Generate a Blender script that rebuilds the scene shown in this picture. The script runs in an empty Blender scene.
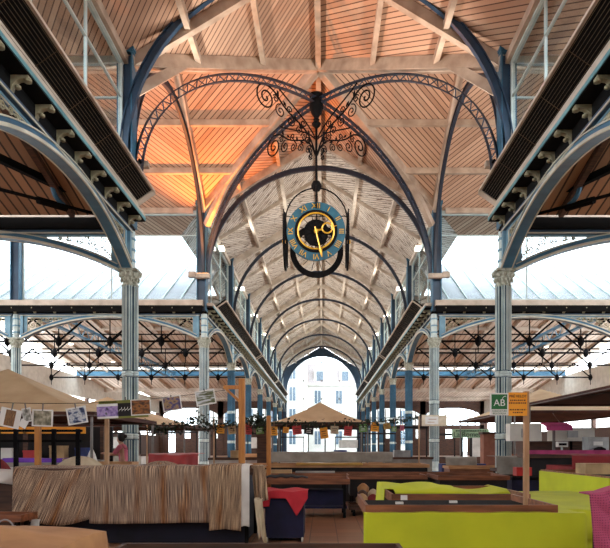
import bpy, math, random
from mathutils import Vector, Matrix
R = random.Random(7)
PI = math.pi
sc = bpy.context.scene
COL = sc.collection
CX, CZ, VX, VY, F = 0.2, 1.38, 323.0, 447.0, 600.0     # camera place and the photograph's vanishing point


def at(px, py, Y):
    return Vector((CX + (px - VX) * Y / F, Y, CZ + (VY - py) * Y / F))


def lin(c):
    return tuple(((v / 255) / 12.92 if v / 255 <= 0.04045 else ((v / 255 + 0.055) / 1.055) ** 2.4) for v in c) + (1,)


# ------------------------------------------------------------------ materials
def base_mat(name):
    m = bpy.data.materials.new(name)
    m.use_nodes = True
    nt = m.node_tree
    nt.nodes.clear()
    out = nt.nodes.new('ShaderNodeOutputMaterial')
    b = nt.nodes.new('ShaderNodeBsdfPrincipled')
    nt.links.new(b.outputs[0], out.inputs[0])
    return m, nt, b, out


def mat(name, c, rough=0.6, metal=0.0, c2=None, scale=3.0, emit=0, stretch=(1, 1, 1), lo=.35, hi=.7):
    m, nt, b, out = base_mat(name)
    b.inputs['Roughness'].default_value = rough
    b.inputs['Metallic'].default_value = metal
    if c2 is None:
        c2 = tuple(v * 0.78 for v in c)
    tc = nt.nodes.new('ShaderNodeTexCoord')
    mp = nt.nodes.new('ShaderNodeMapping')
    mp.inputs['Scale'].default_value = stretch
    n = nt.nodes.new('ShaderNodeTexNoise')
    n.inputs['Scale'].default_value = scale
    n.inputs['Detail'].default_value = 6
    r = nt.nodes.new('ShaderNodeValToRGB')
    r.color_ramp.elements[0].position = lo
    r.color_ramp.elements[1].position = hi
    r.color_ramp.elements[0].color = lin(c2)
    r.color_ramp.elements[1].color = lin(c)
    L = nt.links.new
    L(tc.outputs['Object'], mp.inputs[0]); L(mp.outputs[0], n.inputs[0])
    L(n.outputs[0], r.inputs[0]); L(r.outputs[0], b.inputs['Base Color'])
    if emit:
        b.inputs['Emission Color'].default_value = lin(c)
        b.inputs['Emission Strength'].default_value = emit
    return m


def board_mat(name, c, cdark, cgroove, pitch, peel=None, peel_lo=.6):
    """timber boarding: UV.y runs across the boards"""
    m, nt, b, out = base_mat(name)
    L = nt.links.new
    N = nt.nodes.new
    b.inputs['Roughness'].default_value = .75
    uv = N('ShaderNodeUVMap')
    sep = N('ShaderNodeSeparateXYZ'); L(uv.outputs[0], sep.inputs[0])
    d = N('ShaderNodeMath'); d.operation = 'DIVIDE'; d.inputs[1].default_value = pitch; L(sep.outputs[1], d.inputs[0])
    fr = N('ShaderNodeMath'); fr.operation = 'FRACT'; L(d.outputs[0], fr.inputs[0])
    lt = N('ShaderNodeMath'); lt.operation = 'LESS_THAN'; lt.inputs[1].default_value = .2; L(fr.outputs[0], lt.inputs[0])
    fl = N('ShaderNodeMath'); fl.operation = 'FLOOR'; L(d.outputs[0], fl.inputs[0])
    wn = N('ShaderNodeTexWhiteNoise'); wn.noise_dimensions = '1D'; L(fl.outputs[0], wn.inputs['W'])
    mix = N('ShaderNodeMix'); mix.data_type = 'RGBA'
    mix.inputs[6].default_value = lin(c); mix.inputs[7].default_value = lin(cdark)
    tc = N('ShaderNodeTexCoord')
    no = N('ShaderNodeTexNoise'); no.inputs['Scale'].default_value = .55; no.inputs['Detail'].default_value = 8
    L(tc.outputs['Object'], no.inputs[0])
    av = N('ShaderNodeMath'); av.operation = 'MULTIPLY'; L(wn.outputs['Value'], av.inputs[0]); L(no.outputs[0], av.inputs[1])
    sc2 = N('ShaderNodeMath'); sc2.operation = 'MULTIPLY'; sc2.inputs[1].default_value = 1.7; sc2.use_clamp = True
    L(av.outputs[0], sc2.inputs[0]); L(sc2.outputs[0], mix.inputs[0])
    col = mix.outputs[2]
    if peel:
        n2 = N('ShaderNodeTexNoise'); n2.inputs['Scale'].default_value = 2.2; n2.inputs['Detail'].default_value = 10
        n2.inputs['Roughness'].default_value = .75
        mp = N('ShaderNodeMapping'); mp.inputs['Scale'].default_value = (.5, 3.0, 1)
        L(uv.outputs[0], mp.inputs[0]); L(mp.outputs[0], n2.inputs[0])
        rr = N('ShaderNodeValToRGB'); rr.color_ramp.elements[0].position = peel_lo; rr.color_ramp.elements[1].position = peel_lo + .05
        L(n2.outputs[0], rr.inputs[0])
        mx = N('ShaderNodeMix'); mx.data_type = 'RGBA'; mx.inputs[7].default_value = lin(peel)
        L(rr.outputs[0], mx.inputs[0]); L(col, mx.inputs[6]); col = mx.outputs[2]
    mg = N('ShaderNodeMix'); mg.data_type = 'RGBA'; mg.inputs[7].default_value = lin(cgroove)
    L(lt.outputs[0], mg.inputs[0]); L(col, mg.inputs[6])
    L(mg.outputs[2], b.inputs['Base Color'])
    return m


def glass_mat(name, tint=(235, 242, 245), gl=.12):
    m = bpy.data.materials.new(name); m.use_nodes = True
    nt = m.node_tree; nt.nodes.clear()
    out = nt.nodes.new('ShaderNodeOutputMaterial')
    t = nt.nodes.new('ShaderNodeBsdfTransparent'); t.inputs[0].default_value = lin(tint)
    g = nt.nodes.new('ShaderNodeBsdfGlossy'); g.inputs['Roughness'].default_value = .05
    lw = nt.nodes.new('ShaderNodeLayerWeight'); lw.inputs[0].default_value = .5
    pw = nt.nodes.new('ShaderNodeMath'); pw.operation = 'POWER'; pw.inputs[1].default_value = 5
    ml = nt.nodes.new('ShaderNodeMath'); ml.operation = 'MULTIPLY_ADD'; ml.inputs[1].default_value = gl * 3; ml.inputs[2].default_value = .02
    nt.links.new(lw.outputs['Facing'], pw.inputs[0]); nt.links.new(pw.outputs[0], ml.inputs[0])
    mx = nt.nodes.new('ShaderNodeMixShader')
    nt.links.new(ml.outputs[0], mx.inputs[0])
    nt.links.new(t.outputs[0], mx.inputs[1]); nt.links.new(g.outputs[0], mx.inputs[2])
    nt.links.new(mx.outputs[0], out.inputs[0])
    return m


def stripe_mat(name, c1, c2, c3, ang, scale=(300, 2.4)):
    """woven slub stripes: fine streaks along the cloth"""
    m, nt, b, out = base_mat(name)
    N = nt.nodes.new; L = nt.links.new
    b.inputs['Roughness'].default_value = .95
    uv = N('ShaderNodeUVMap')
    mp = N('ShaderNodeMapping'); mp.inputs['Rotation'].default_value = (0, 0, ang)
    mp2 = N('ShaderNodeMapping'); mp2.inputs['Scale'].default_value = (scale[0], scale[1], 1)
    n = N('ShaderNodeTexNoise'); n.inputs['Scale'].default_value = 1; n.inputs['Detail'].default_value = 3
    L(uv.outputs[0], mp.inputs[0]); L(mp.outputs[0], mp2.inputs[0]); L(mp2.outputs[0], n.inputs[0])
    r = N('ShaderNodeValToRGB')
    r.color_ramp.elements[0].position = .38; r.color_ramp.elements[0].color = lin(c1)
    r.color_ramp.elements[1].position = .62; r.color_ramp.elements[1].color = lin(c3)
    e = r.color_ramp.elements.new(.5); e.color = lin(c2)
    L(n.outputs[0], r.inputs[0])
    n2 = N('ShaderNodeTexNoise'); n2.inputs['Scale'].default_value = 2.4; n2.inputs['Detail'].default_value = 2
    mp3 = N('ShaderNodeMapping'); mp3.inputs['Scale'].default_value = (2.2, .25, 1)
    L(mp.outputs[0], mp3.inputs[0]); L(mp3.outputs[0], n2.inputs[0])
    r2 = N('ShaderNodeValToRGB'); r2.color_ramp.elements[0].position = .52; r2.color_ramp.elements[1].position = .66
    L(n2.outputs[0], r2.inputs[0])
    mx = N('ShaderNodeMix'); mx.data_type = 'RGBA'; mx.blend_type = 'MULTIPLY'; mx.inputs[7].default_value = lin((235, 190, 140))
    L(r2.outputs[0], mx.inputs[0]); L(r.outputs[0], mx.inputs[6]); L(mx.outputs[2], b.inputs['Base Color'])
    return m


def tile_mat():
    m, nt, b, out = base_mat('terracotta tiles')
    N = nt.nodes.new; L = nt.links.new
    b.inputs['Roughness'].default_value = .3
    tc = N('ShaderNodeTexCoord')
    br = N('ShaderNodeTexBrick'); br.offset = 0
    br.inputs['Scale'].default_value = 1
    br.inputs['Color1'].default_value = lin((176, 128, 96)); br.inputs['Color2'].default_value = lin((150, 108, 82))
    br.inputs['Mortar'].default_value = lin((84, 62, 50)); br.inputs['Mortar Size'].default_value = .008
    br.inputs['Brick Width'].default_value = .42; br.inputs['Row Height'].default_value = .42
    L(tc.outputs['Object'], br.inputs[0]); L(br.outputs[0], b.inputs['Base Color'])
    return m


def dots_mat(name, c, cd):
    m, nt, b, out = base_mat(name)
    N = nt.nodes.new; L = nt.links.new
    b.inputs['Roughness'].default_value = .9
    uv = N('ShaderNodeUVMap')
    v = N('ShaderNodeTexVoronoi'); v.inputs['Scale'].default_value = 62; v.inputs['Randomness'].default_value = .15
    L(uv.outputs[0], v.inputs['Vector'])
    lt = N('ShaderNodeMath'); lt.operation = 'LESS_THAN'; lt.inputs[1].default_value = .27; L(v.outputs['Distance'], lt.inputs[0])
    mx = N('ShaderNodeMix'); mx.data_type = 'RGBA'; mx.inputs[6].default_value = lin(c); mx.inputs[7].default_value = lin(cd)
    L(lt.outputs[0], mx.inputs[0]); L(mx.outputs[2], b.inputs['Base Color'])
    return m


def photo_mat(name, cols, scale, seed):
    """a printed snapshot: a blotchy procedural picture"""
    m, nt, b, out = base_mat(name)
    N = nt.nodes.new; L = nt.links.new
    b.inputs['Roughness'].default_value = .4
    tc = N('ShaderNodeTexCoord'); mp = N('ShaderNodeMapping'); mp.inputs['Location'].default_value = (seed, seed * 2, 0)
    mp.inputs['Scale'].default_value = scale
    n = N('ShaderNodeTexNoise'); n.inputs['Scale'].default_value = 6; n.inputs['Detail'].default_value = 8
    r = N('ShaderNodeValToRGB')
    r.color_ramp.elements[0].position = .3; r.color_ramp.elements[1].position = .72
    r.color_ramp.elements[0].color = lin(cols[0]); r.color_ramp.elements[1].color = lin(cols[-1])
    for k, c in enumerate(cols[1:-1]):
        e = r.color_ramp.elements.new(.3 + .42 * (k + 1) / (len(cols) - 1)); e.color = lin(c)
    L(tc.outputs['Object'], mp.inputs[0]); L(mp.outputs[0], n.inputs[0]); L(n.outputs[0], r.inputs[0])
    L(r.outputs[0], b.inputs['Base Color'])
    return m


M = {}
M['blue'] = mat('blue iron paint', (58, 112, 140), .45, 0, (40, 84, 110), 1.5)
M['deepblue'] = mat('deep blue iron paint', (44, 72, 98), .45, 0, (30, 52, 74), 1.5)
M['ribdark'] = mat('dark rib paint', (40, 48, 64), .5, 0, (28, 34, 48), 1.5)
M['palegrey'] = mat('pale grey iron paint', (204, 214, 208), .5, 0, (172, 186, 184), 2)
M['paleblue'] = mat('pale blue iron paint', (126, 162, 178), .5, 0, (96, 134, 152), 2)
M['shaftblue'] = mat('slate blue iron paint', (62, 94, 112), .5, 0, (44, 72, 90), 2)
M['cream'] = mat('cream moulding paint', (206, 202, 184), .55, 0, (176, 170, 150), 2)
M['bronze'] = mat('tarnished bronze ornament', (176, 168, 136), .5, .1, (120, 112, 86), 5)
M['capital'] = mat('capital paint', (190, 190, 172), .55, 0, (132, 132, 116), 9)
M['black'] = mat('black iron', (26, 25, 26), .5, .2, (16, 16, 18), 3)
M['soffit'] = mat('dark soffit board', (20, 18, 17), .8, 0, (13, 12, 12), 3)
M['grille'] = mat('charcoal grille', (17, 16, 15), .6, .1, (11, 11, 11), 6)
M['wire'] = mat('bronze wire', (112, 92, 66), .4, .6)
for q in ('grille', 'soffit', 'black'):
    [n for n in M[q].node_tree.nodes if n.type == 'BSDF_PRINCIPLED'][0].inputs['Specular IOR Level'].default_value = .12
    [n for n in M[q].node_tree.nodes if n.type == 'BSDF_PRINCIPLED'][0].inputs['Roughness'].default_value = .9
M['gutter'] = mat('cream gutter', (206, 190, 172), .55, 0, (172, 156, 138), 2)
M['teal'] = mat('teal fillet', (108, 164, 172), .45, 0, (74, 128, 138), 3)
M['timber'] = mat('painted timber', (200, 180, 160), .65, 0, (160, 138, 120), 1.6)
M['timber2'] = mat('grey painted timber', (214, 204, 190), .65, 0, (180, 166, 150), 1.6)
M['board'] = board_mat('tan boarding', (204, 168, 142), (166, 128, 104), (98, 70, 54), .2)
M['board2'] = board_mat('flaking white boarding', (224, 216, 206), (200, 188, 174), (120, 104, 90), .2, (92, 70, 54), .53)
M['board3'] = board_mat('brown boarding', (170, 126, 92), (136, 98, 70), (58, 40, 28), .3)
M['board4'] = board_mat('cream panel boarding', (214, 200, 184), (188, 172, 154), (150, 130, 112), .45)
M['glass'] = glass_mat('window glass')
M['skyglass'] = glass_mat('end window glass', (245, 250, 252), .06)
M['tile'] = tile_mat()
M['pave'] = mat('outdoor paving', (128, 126, 122), .8)
M['gold'] = mat('gilt', (226, 178, 60), .35, .3, (196, 146, 44), 6)
M['dial'] = mat('teal dial enamel', (46, 96, 116), .4, .1, (34, 78, 96), 4)
M['wood'] = mat('varnished stall wood', (150, 92, 58), .5, 0, (96, 54, 32), 2.2, 0, (1, 8, 8))
M['woodpale'] = mat('pale stall wood', (206, 160, 112), .6, 0, (166, 118, 76), 2.2, 0, (1, 8, 8))
M['wooddark'] = mat('dark stall wood', (92, 58, 40), .6, 0, (54, 34, 24), 2.2, 0, (1, 8, 8))
M['post'] = mat('orange pine', (196, 132, 62), .55, 0, (160, 100, 44), 3, 0, (8, 8, 1))
M['postpale'] = mat('weathered pine', (190, 150, 112), .6, 0, (156, 118, 84), 3, 0, (8, 8, 1))
M['navy'] = mat('navy cloth', (28, 30, 66), .85, 0, (18, 20, 44), 3)
M['navydark'] = mat('near black navy cloth', (20, 20, 40), .9, 0, (13, 13, 26), 3)
M['dark'] = mat('dark cloth', (34, 30, 32), .9, 0, (22, 20, 22), 3)
M['lime'] = mat('lime cloth', (196, 204, 28), .7, 0, (176, 186, 20), 2)
M['red'] = mat('red cloth', (206, 48, 62), .8, 0, (176, 32, 46), 3)
M['redtarp'] = mat('red tarpaulin', (178, 54, 54), .5, 0, (140, 36, 38), 3)
M['maroon'] = mat('maroon cloth', (142, 44, 44), .85, 0, (112, 30, 32), 3)
M['tan'] = mat('tan cloth', (186, 138, 90), .8, 0, (158, 112, 70), 3)
M['beige'] = mat('beige dust sheet', (204, 190, 162), .85, 0, (172, 158, 132), 3)
M['white'] = mat('white cloth', (216, 214, 208), .8, 0, (190, 188, 182), 3)
M['greycloth'] = mat('grey dust sheet', (160, 156, 146), .9, 0, (130, 126, 118), 3)
M['mustard'] = mat('mustard cloth', (196, 158, 84), .85, 0, (168, 130, 62), 3)
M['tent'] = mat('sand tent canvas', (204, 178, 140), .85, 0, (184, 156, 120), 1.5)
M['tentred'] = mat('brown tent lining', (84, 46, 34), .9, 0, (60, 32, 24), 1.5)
M['pole'] = mat('grey steel pole', (128, 122, 118), .45, .5)
M['slubA'] = stripe_mat('slub weave diagonal', (52, 42, 36), (122, 100, 86), (214, 186, 154), -.38)
M['slubB'] = stripe_mat('slub weave upright', (56, 46, 40), (124, 104, 92), (204, 178, 148), .03)
M['slubC'] = stripe_mat('slub weave upright brown', (58, 46, 36), (128, 106, 86), (206, 176, 140), -.05)
M['pink'] = dots_mat('pink dotted cloth', (178, 78, 110), (104, 36, 76))
M['purple'] = mat('purple cloth', (120, 66, 190), .8)
M['magenta'] = mat('magenta awning', (184, 64, 118), .8)
M['orangecard'] = mat('orange card', (236, 162, 38), .6, 0, (226, 146, 26), 3)
M['redcard'] = mat('red card', (196, 58, 60), .6, 0, (176, 42, 46), 3)
M['greencard'] = mat('green card', (120, 158, 84), .6, 0, (90, 130, 66), 3)
M['pinkcard'] = mat('pink card', (214, 110, 140), .6)
M['paper'] = mat('white card', (226, 226, 222), .6, 0, (212, 212, 208), 3)
M['creamsign'] = mat('cream signboard', (216, 206, 184), .6, 0, (196, 184, 158), 5)
M['abgreen'] = mat('sign green', (20, 112, 52), .5)
M['signgreen'] = mat('pale green signboard', (160, 188, 152), .6)
M['letters'] = mat('dark green lettering', (26, 70, 44), .6)
M['ink'] = mat('dark red print', (96, 44, 16), .6)
M['olive'] = mat('olive banner', (122, 128, 50), .7)
M['leaf'] = mat('dark leaves', (38, 54, 34), .7, 0, (22, 34, 20), 8)
M['brick'] = mat('brown shop pillar', (150, 96, 74), .8, 0, (126, 78, 60), 3)
M['plaster'] = mat('white plaster', (222, 218, 208), .85, 0, (202, 198, 188), 2)
M['stone'] = mat('pale facade stone', (190, 186, 178), .9, 0, (180, 176, 168), 1)
M['slate'] = mat('grey pink roof slates', (150, 140, 138), .8, 0, (138, 128, 128), 4)
M['facadeglass'] = mat('facade window', (92, 108, 122), .2)
M['zinc'] = mat('zinc roofing', (168, 169, 173), .6, 0, (150, 152, 157), 1)
M['skin'] = mat('skin', (200, 150, 124), .6)
M['hair'] = mat('dark hair', (30, 24, 22), .7)
M['shirt'] = mat('pink shirt', (214, 112, 134), .85)
M['trousers'] = mat('lilac trousers', (120, 104, 156), .85)
M['bluebox'] = mat('blue plastic', (44, 62, 130), .5)
M['redbox'] = mat('bright red plastic', (214, 48, 40), .5)
M['steel'] = mat('brushed steel', (176, 178, 178), .35, .6)
M['lampon'] = mat('lit lamp', (255, 244, 226), .5, emit=6)
M['lampwarm'] = mat('lit orange lamp', (255, 176, 96), .5, emit=6)
M['lampbody'] = mat('lamp housing', (196, 178, 158), .5)
M['cardboard'] = mat('cardboard', (196, 164, 120), .85)


# ------------------------------------------------------------------ mesh helper
class MB:
    def __init__(s):
        s.v = []; s.f = []; s.uv = None

    def box(s, x0, x1, y0, y1, z0, z1):
        b = len(s.v)
        s.v += [(x0, y0, z0), (x1, y0, z0), (x1, y1, z0), (x0, y1, z0), (x0, y0, z1), (x1, y0, z1), (x1, y1, z1), (x0, y1, z1)]
        for q in ((3, 2, 1, 0), (4, 5, 6, 7), (0, 1, 5, 4), (1, 2, 6, 5), (2, 3, 7, 6), (3, 0, 4, 7)):
            s.f.append(tuple(b + i for i in q))
        return s

    def bar(s, a, b, w, h=None, up=(0, 0, 1)):
        """rectangular bar between two points; w sideways, h along up"""
        return s.sweep([Vector(a), Vector(b)], w, h or w, up=up)

    def sweep(s, pts, w, h, up=(0, 0, 1), side=None):
        """rectangular section along a path; side = fixed sideways direction"""
        pts = [Vector(p) for p in pts]
        n = len(pts); base = len(s.v)
        for i, p in enumerate(pts):
            t = (pts[min(i + 1, n - 1)] - pts[max(i - 1, 0)]).normalized()
            if side is not None:
                sd = Vector(side).normalized()
            else:
                u0 = Vector(up)
                sd = t.cross(u0)
                if sd.length < 1e-4:
                    sd = t.cross(Vector((1, 0, 0)))
                sd.normalize()
            u = sd.cross(t).normalized()
            for a, b in ((-.5, -.5), (.5, -.5), (.5, .5), (-.5, .5)):
                s.v.append(tuple(p + sd * w * a + u * h * b))
        for i in range(n - 1):
            o = base + i * 4
            for k in range(4):
                s.f.append((o + k, o + (k + 1) % 4, o + 4 + (k + 1) % 4, o + 4 + k))
        s.f.append((base + 3, base + 2, base + 1, base)); o = base + (n - 1) * 4
        s.f.append((o, o + 1, o + 2, o + 3))
        return s

    def tube(s, pts, r, n=8, closed=False):
        pts = [Vector(p) for p in pts]
        m = len(pts); base = len(s.v)
        rr = r if isinstance(r, (list, tuple)) else [r] * m
        prev = None
        for i, p in enumerate(pts):
            if closed:
                t = (pts[(i + 1) % m] - pts[i - 1]).normalized()
            else:
                t = (pts[min(i + 1, m - 1)] - pts[max(i - 1, 0)]).normalized()
            if prev is None:
                a = Vector((0, 0, 1)) if abs(t.z) < .9 else Vector((1, 0, 0))
                u = t.cross(a).normalized()
            else:
                u = (prev - t * prev.dot(t)).normalized()
            prev = u
            w = t.cross(u)
            for k in range(n):
                an = 2 * PI * k / n
                s.v.append(tuple(p + (u * math.cos(an) + w * math.sin(an)) * rr[i]))
        for i in range(m if closed else m - 1):
            a = base + i * n; b = base + ((i + 1) % m) * n
            for k in range(n):
                s.f.append((a + k, a + (k + 1) % n, b + (k + 1) % n, b + k))
        if not closed:
            s.f.append(tuple(base + k for k in reversed(range(n))))
            s.f.append(tuple(base + (m - 1) * n + k for k in range(n)))
        return s

    def lathe(s, prof, n=16, c=(0, 0, 0)):
        base = len(s.v); m = len(prof)
        for r, z in prof:
            for k in range(n):
                a = 2 * PI * k / n
                s.v.append((c[0] + r * math.cos(a), c[1] + r * math.sin(a), c[2] + z))
        for i in range(m - 1):
            for k in range(n):
                a = base + i * n
                s.f.append((a + k, a + (k + 1) % n, a + n + (k + 1) % n, a + n + k))
        s.f.append(tuple(base + k for k in reversed(range(n))))
        s.f.append(tuple(base + (m - 1) * n + k for k in range(n)))
        return s

    def ringplate(s, outer, inner, d):
        """plate between two closed outlines (same count), points are (Vector), thickness vector d"""
        d = Vector(d); n = len(outer); b = len(s.v)
        for lst in (outer, inner):
            for sg in (-.5, .5):
                s.v += [tuple(Vector(p) + d * sg) for p in lst]
        o0, o1, i0, i1 = b, b + n, b + 2 * n, b + 3 * n
        for k in range(n):
            j = (k + 1) % n
            s.f += [(o0 + k, o0 + j, i0 + j, i0 + k), (o1 + j, o1 + k, i1 + k, i1 + j),
                    (o0 + j, o0 + k, o1 + k, o1 + j), (i0 + k, i0 + j, i1 + j, i1 + k)]
        return s

    def prism(s, poly, d):
        d = Vector(d); n = len(poly); b = len(s.v)
        s.v += [tuple(Vector(p)) for p in poly] + [tuple(Vector(p) + d) for p in poly]
        s.f.append(tuple(b + k for k in reversed(range(n)))); s.f.append(tuple(b + n + k for k in range(n)))
        for k in range(n):
            j = (k + 1) % n
            s.f.append((b + k, b + j, b + n + j, b + n + k))
        return s

    def grid(s, fn, nu, nv):
        """surface fn(u, v); UV kept in metres when fn returns (point, uv)"""
        b = len(s.v)
        if s.uv is None: s.uv = []
        for j in range(nv + 1):
            for i in range(nu + 1):
                p, q = fn(i / nu, j / nv)
                s.v.append(tuple(p)); s.uv.append(q)
        for j in range(nv):
            for i in range(nu):
                a = b + j * (nu + 1) + i
                s.f.append((a, a + 1, a + nu + 2, a + nu + 1))
        return s

    def quad(s, pts, uvs):
        b = len(s.v)
        if s.uv is None: s.uv = []
        s.v += [tuple(p) for p in pts]; s.uv += uvs
        s.f.append(tuple(range(b, b + len(pts))))
        return s

    def mesh(s, name, m, smooth=None):
        me = bpy.data.meshes.new(name)
        me.from_pydata(s.v, [], s.f)
        if s.uv:
            ul = me.uv_layers.new(name='UVMap')
            for lp in me.loops:
                if lp.vertex_index < len(s.uv):
                    ul.data[lp.index].uv = s.uv[lp.vertex_index]
        me.materials.append(m)
        if smooth:
            for p in me.polygons:
                p.use_smooth = True
            me.set_sharp_from_angle(angle=math.radians(smooth))
        me.update()
        return me

    def build(s, name, m, parent=None, smooth=None, solid=0, label=None, offset=0):
        return link(name, s.mesh(name, m, smooth), parent, solid, label, offset)


def link(name, data, parent=None, solid=0, label=None, offset=0):
    o = bpy.data.objects.new(name, data)
    COL.objects.link(o)
    if parent is not None:
        o.parent = parent
    if solid:
        md = o.modifiers.new('thickness', 'SOLIDIFY'); md.thickness = solid; md.offset = offset
    if label:
        o['label'] = label
    return o


def tag(o, label, cat, group=None):
    o['label'] = label; o['category'] = cat
    if group:
        o['group'] = group
    return o


def thing(name, label, cat, loc=(0, 0, 0), rz=0, group=None):
    o = link(name, None)
    o.location = loc; o.rotation_euler = (0, 0, rz)
    return tag(o, label, cat, group)


def struct(o):
    o['kind'] = 'structure'
    return o


def dup(root, loc, rz=0, label=None):
    r = root.copy(); COL.objects.link(r)
    r.location = loc; r.rotation_euler = (0, 0, rz)
    if label:
        r['label'] = label

    def rec(a, b):
        for ch in a.children:
            c = ch.copy(); COL.objects.link(c); c.parent = b
            rec(ch, c)
    rec(root, r)
    return r


def text_mesh(body, size, extrude=.004):
    cu = bpy.data.curves.new('txt', 'FONT')
    cu.body = body; cu.size = size; cu.extrude = extrude
    cu.align_x = 'CENTER'; cu.align_y = 'CENTER'
    o = bpy.data.objects.new('txt', cu); COL.objects.link(o)
    dg = bpy.context.evaluated_depsgraph_get()
    me = bpy.data.meshes.new_from_object(o.evaluated_get(dg))
    bpy.data.objects.remove(o)
    return me


def spiral(c, r0, r1, a0, turns, e1, e2, n=28):
    """points of a spiral round c in the plane of e1, e2"""
    out = []
    for i in range(n + 1):
        t = i / n
        r = r0 + (r1 - r0) * t; a = a0 + turns * 2 * PI * t
        out.append(Vector(c) + Vector(e1) * r * math.cos(a) + Vector(e2) * r * math.sin(a))
    return out


def bez(p0, p1, p2, p3, n=14):
    p0, p1, p2, p3 = map(Vector, (p0, p1, p2, p3))
    return [p0 * (1 - t) ** 3 + p1 * 3 * t * (1 - t) ** 2 + p2 * 3 * t * t * (1 - t) + p3 * t ** 3 for t in [i / n for i in range(n + 1)]]


ORD = ['first', 'second', 'third', 'fourth', 'fifth', 'sixth', 'seventh', 'eighth', 'ninth']
HW = 6.0
YN, YF, BAY, NB = 19.3, 31.3, 9.25, 7
YE = YF + BAY * NB
YC = (YN + YF) / 2
TB = 9.8
NY = [YF + BAY * i for i in range(NB + 1)]
RZ, PITCH = 17.6, .607
EAVE = 7.6


def rz_(d):
    return RZ - PITCH * abs(d)


# ------------------------------------------------------------------ floor and ground
b = MB(); b.box(-26.5, 26.5, -18.3, YE + .3, -.2, 0)
struct(b.build('floor', M['tile']))
b = MB(); b.box(-90, 90, YE + .3, 190, -.3, -.05)
struct(b.build('ground', M['pave']))

# ------------------------------------------------------------------ ceilings
def roof_uv(u, v, sgn):
    k = .7071
    return (u * k * sgn + v * k, -u * k * sgn + v * k) if sgn else (v, u)


def nave_roof(y0, y1, m, mt, alt=0):
    top = struct(link('ceiling', None))
    b = MB()
    n = max(1, round((y1 - y0) / (BAY / 2)))
    for sd in (-1, 1):
        for i in range(n):
            a = y0 + (y1 - y0) * i / n; c = y0 + (y1 - y0) * (i + 1) / n
            sg = sd * (1 if (i + alt) % 2 else -1)
            P = [(0, a, RZ), (sd * EAVE, a, rz_(EAVE)), (sd * EAVE, c, rz_(EAVE)), (0, c, RZ)]
            if abs(a - YF) < .01:
                P[1:2] = [(sd * HW, a, rz_(HW)), (sd * EAVE, a + EAVE - HW, rz_(EAVE))]
            if abs(c - YN) < .01:
                P[2:3] = [(sd * EAVE, c - EAVE + HW, rz_(EAVE)), (sd * HW, c, rz_(HW))]
            if sd > 0: P.reverse()
            b.quad(P, [roof_uv(p[1], abs(p[0]) * 1.17, sg) for p in P])
    b.build('boarding', m, top, solid=.12, offset=-1)
    for x in (-6.1, -4.15, -2.1, 2.1, 4.15, 6.1):
        MB().box(x - .09, x + .09, y0, y1, rz_(x) - .30, rz_(x) - .02).build('purlin', mt, top)
    MB().box(-.11, .11, y0, y1, RZ - .42, RZ - .05).build('ridge_beam', mt, top)
    return top


def principal(top, y, mt, w=.22):
    for sd in (-1, 1):
        b = MB(); b.sweep([(sd * 6.25, y, rz_(6.25) - .22), (0, y, RZ - .22)], w, .42, side=(0, 1, 0))
        b.build('rafter', mt, top)


top = nave_roof(YF, YE, M['board2'], M['timber2'])
for y in NY[1:-1]:
    principal(top, y, M['timber2'])
for y in [(NY[i] + NY[i + 1]) / 2 for i in range(NB)]:
    for sd in (-1, 1):
        MB().sweep([(sd * 6.2, y, rz_(6.2) - .12), (0, y, RZ - .12)], .12, .2, side=(0, 1, 0)).build('rafter', M['timber2'], top)
topn = nave_roof(YN - 4 * BAY, YN, M['board'], M['timber'], 1)
principal(topn, YN - BAY, M['timber'])

# transverse arms
for sd in (-1, 1):
    top = struct(link('ceiling', None))
    b = MB()
    xs = [sd * (HW + TB * k / 2) for k in range(5)]
    for i in range(4):
        for sy in (-1, 1):
            P = [(xs[i], YC, RZ), (xs[i], YC + sy * EAVE, rz_(EAVE)), (xs[i + 1], YC + sy * EAVE, rz_(EAVE)), (xs[i + 1], YC, RZ)]
            if i == 0:
                P[1:2] = [(xs[0], YC + sy * HW, rz_(HW)), (xs[0] + sd * (EAVE - HW), YC + sy * EAVE, rz_(EAVE))]
            if sd * sy < 0: P.reverse()
            sg = sd * sy * (1 if i % 2 else -1)
            b.quad(P, [roof_uv(p[0], abs(p[1] - YC) * 1.17, sg) for p in P])
    b.build('boarding', M['board'], top, solid=.12, offset=-1)
    x0, x1 = min(xs[0], xs[-1]), max(xs[0], xs[-1])
    for d in (-6.1, -4.15, -2.1, 2.1, 4.15, 6.1):
        MB().box(x0 + (.6 if sd > 0 and abs(d) > 6 else 0), x1 - (.6 if sd < 0 and abs(d) > 6 else 0), YC + d - .09, YC + d + .09, rz_(d) - .30, rz_(d) - .02).build('purlin', M['timber'], top)
    MB().box(x0, x1, YC - .11, YC + .11, RZ - .42, RZ - .05).build('ridge_beam', M['timber'], top)
    for x in (xs[1], xs[2], xs[3]):
        for sy in (-1, 1):
            MB().sweep([(x, YC + sy * 6.25, rz_(6.25) - .2), (x, YC, RZ - .2)], .2, .36, side=(1, 0, 0)).build('rafter', M['timber'], top)

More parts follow.
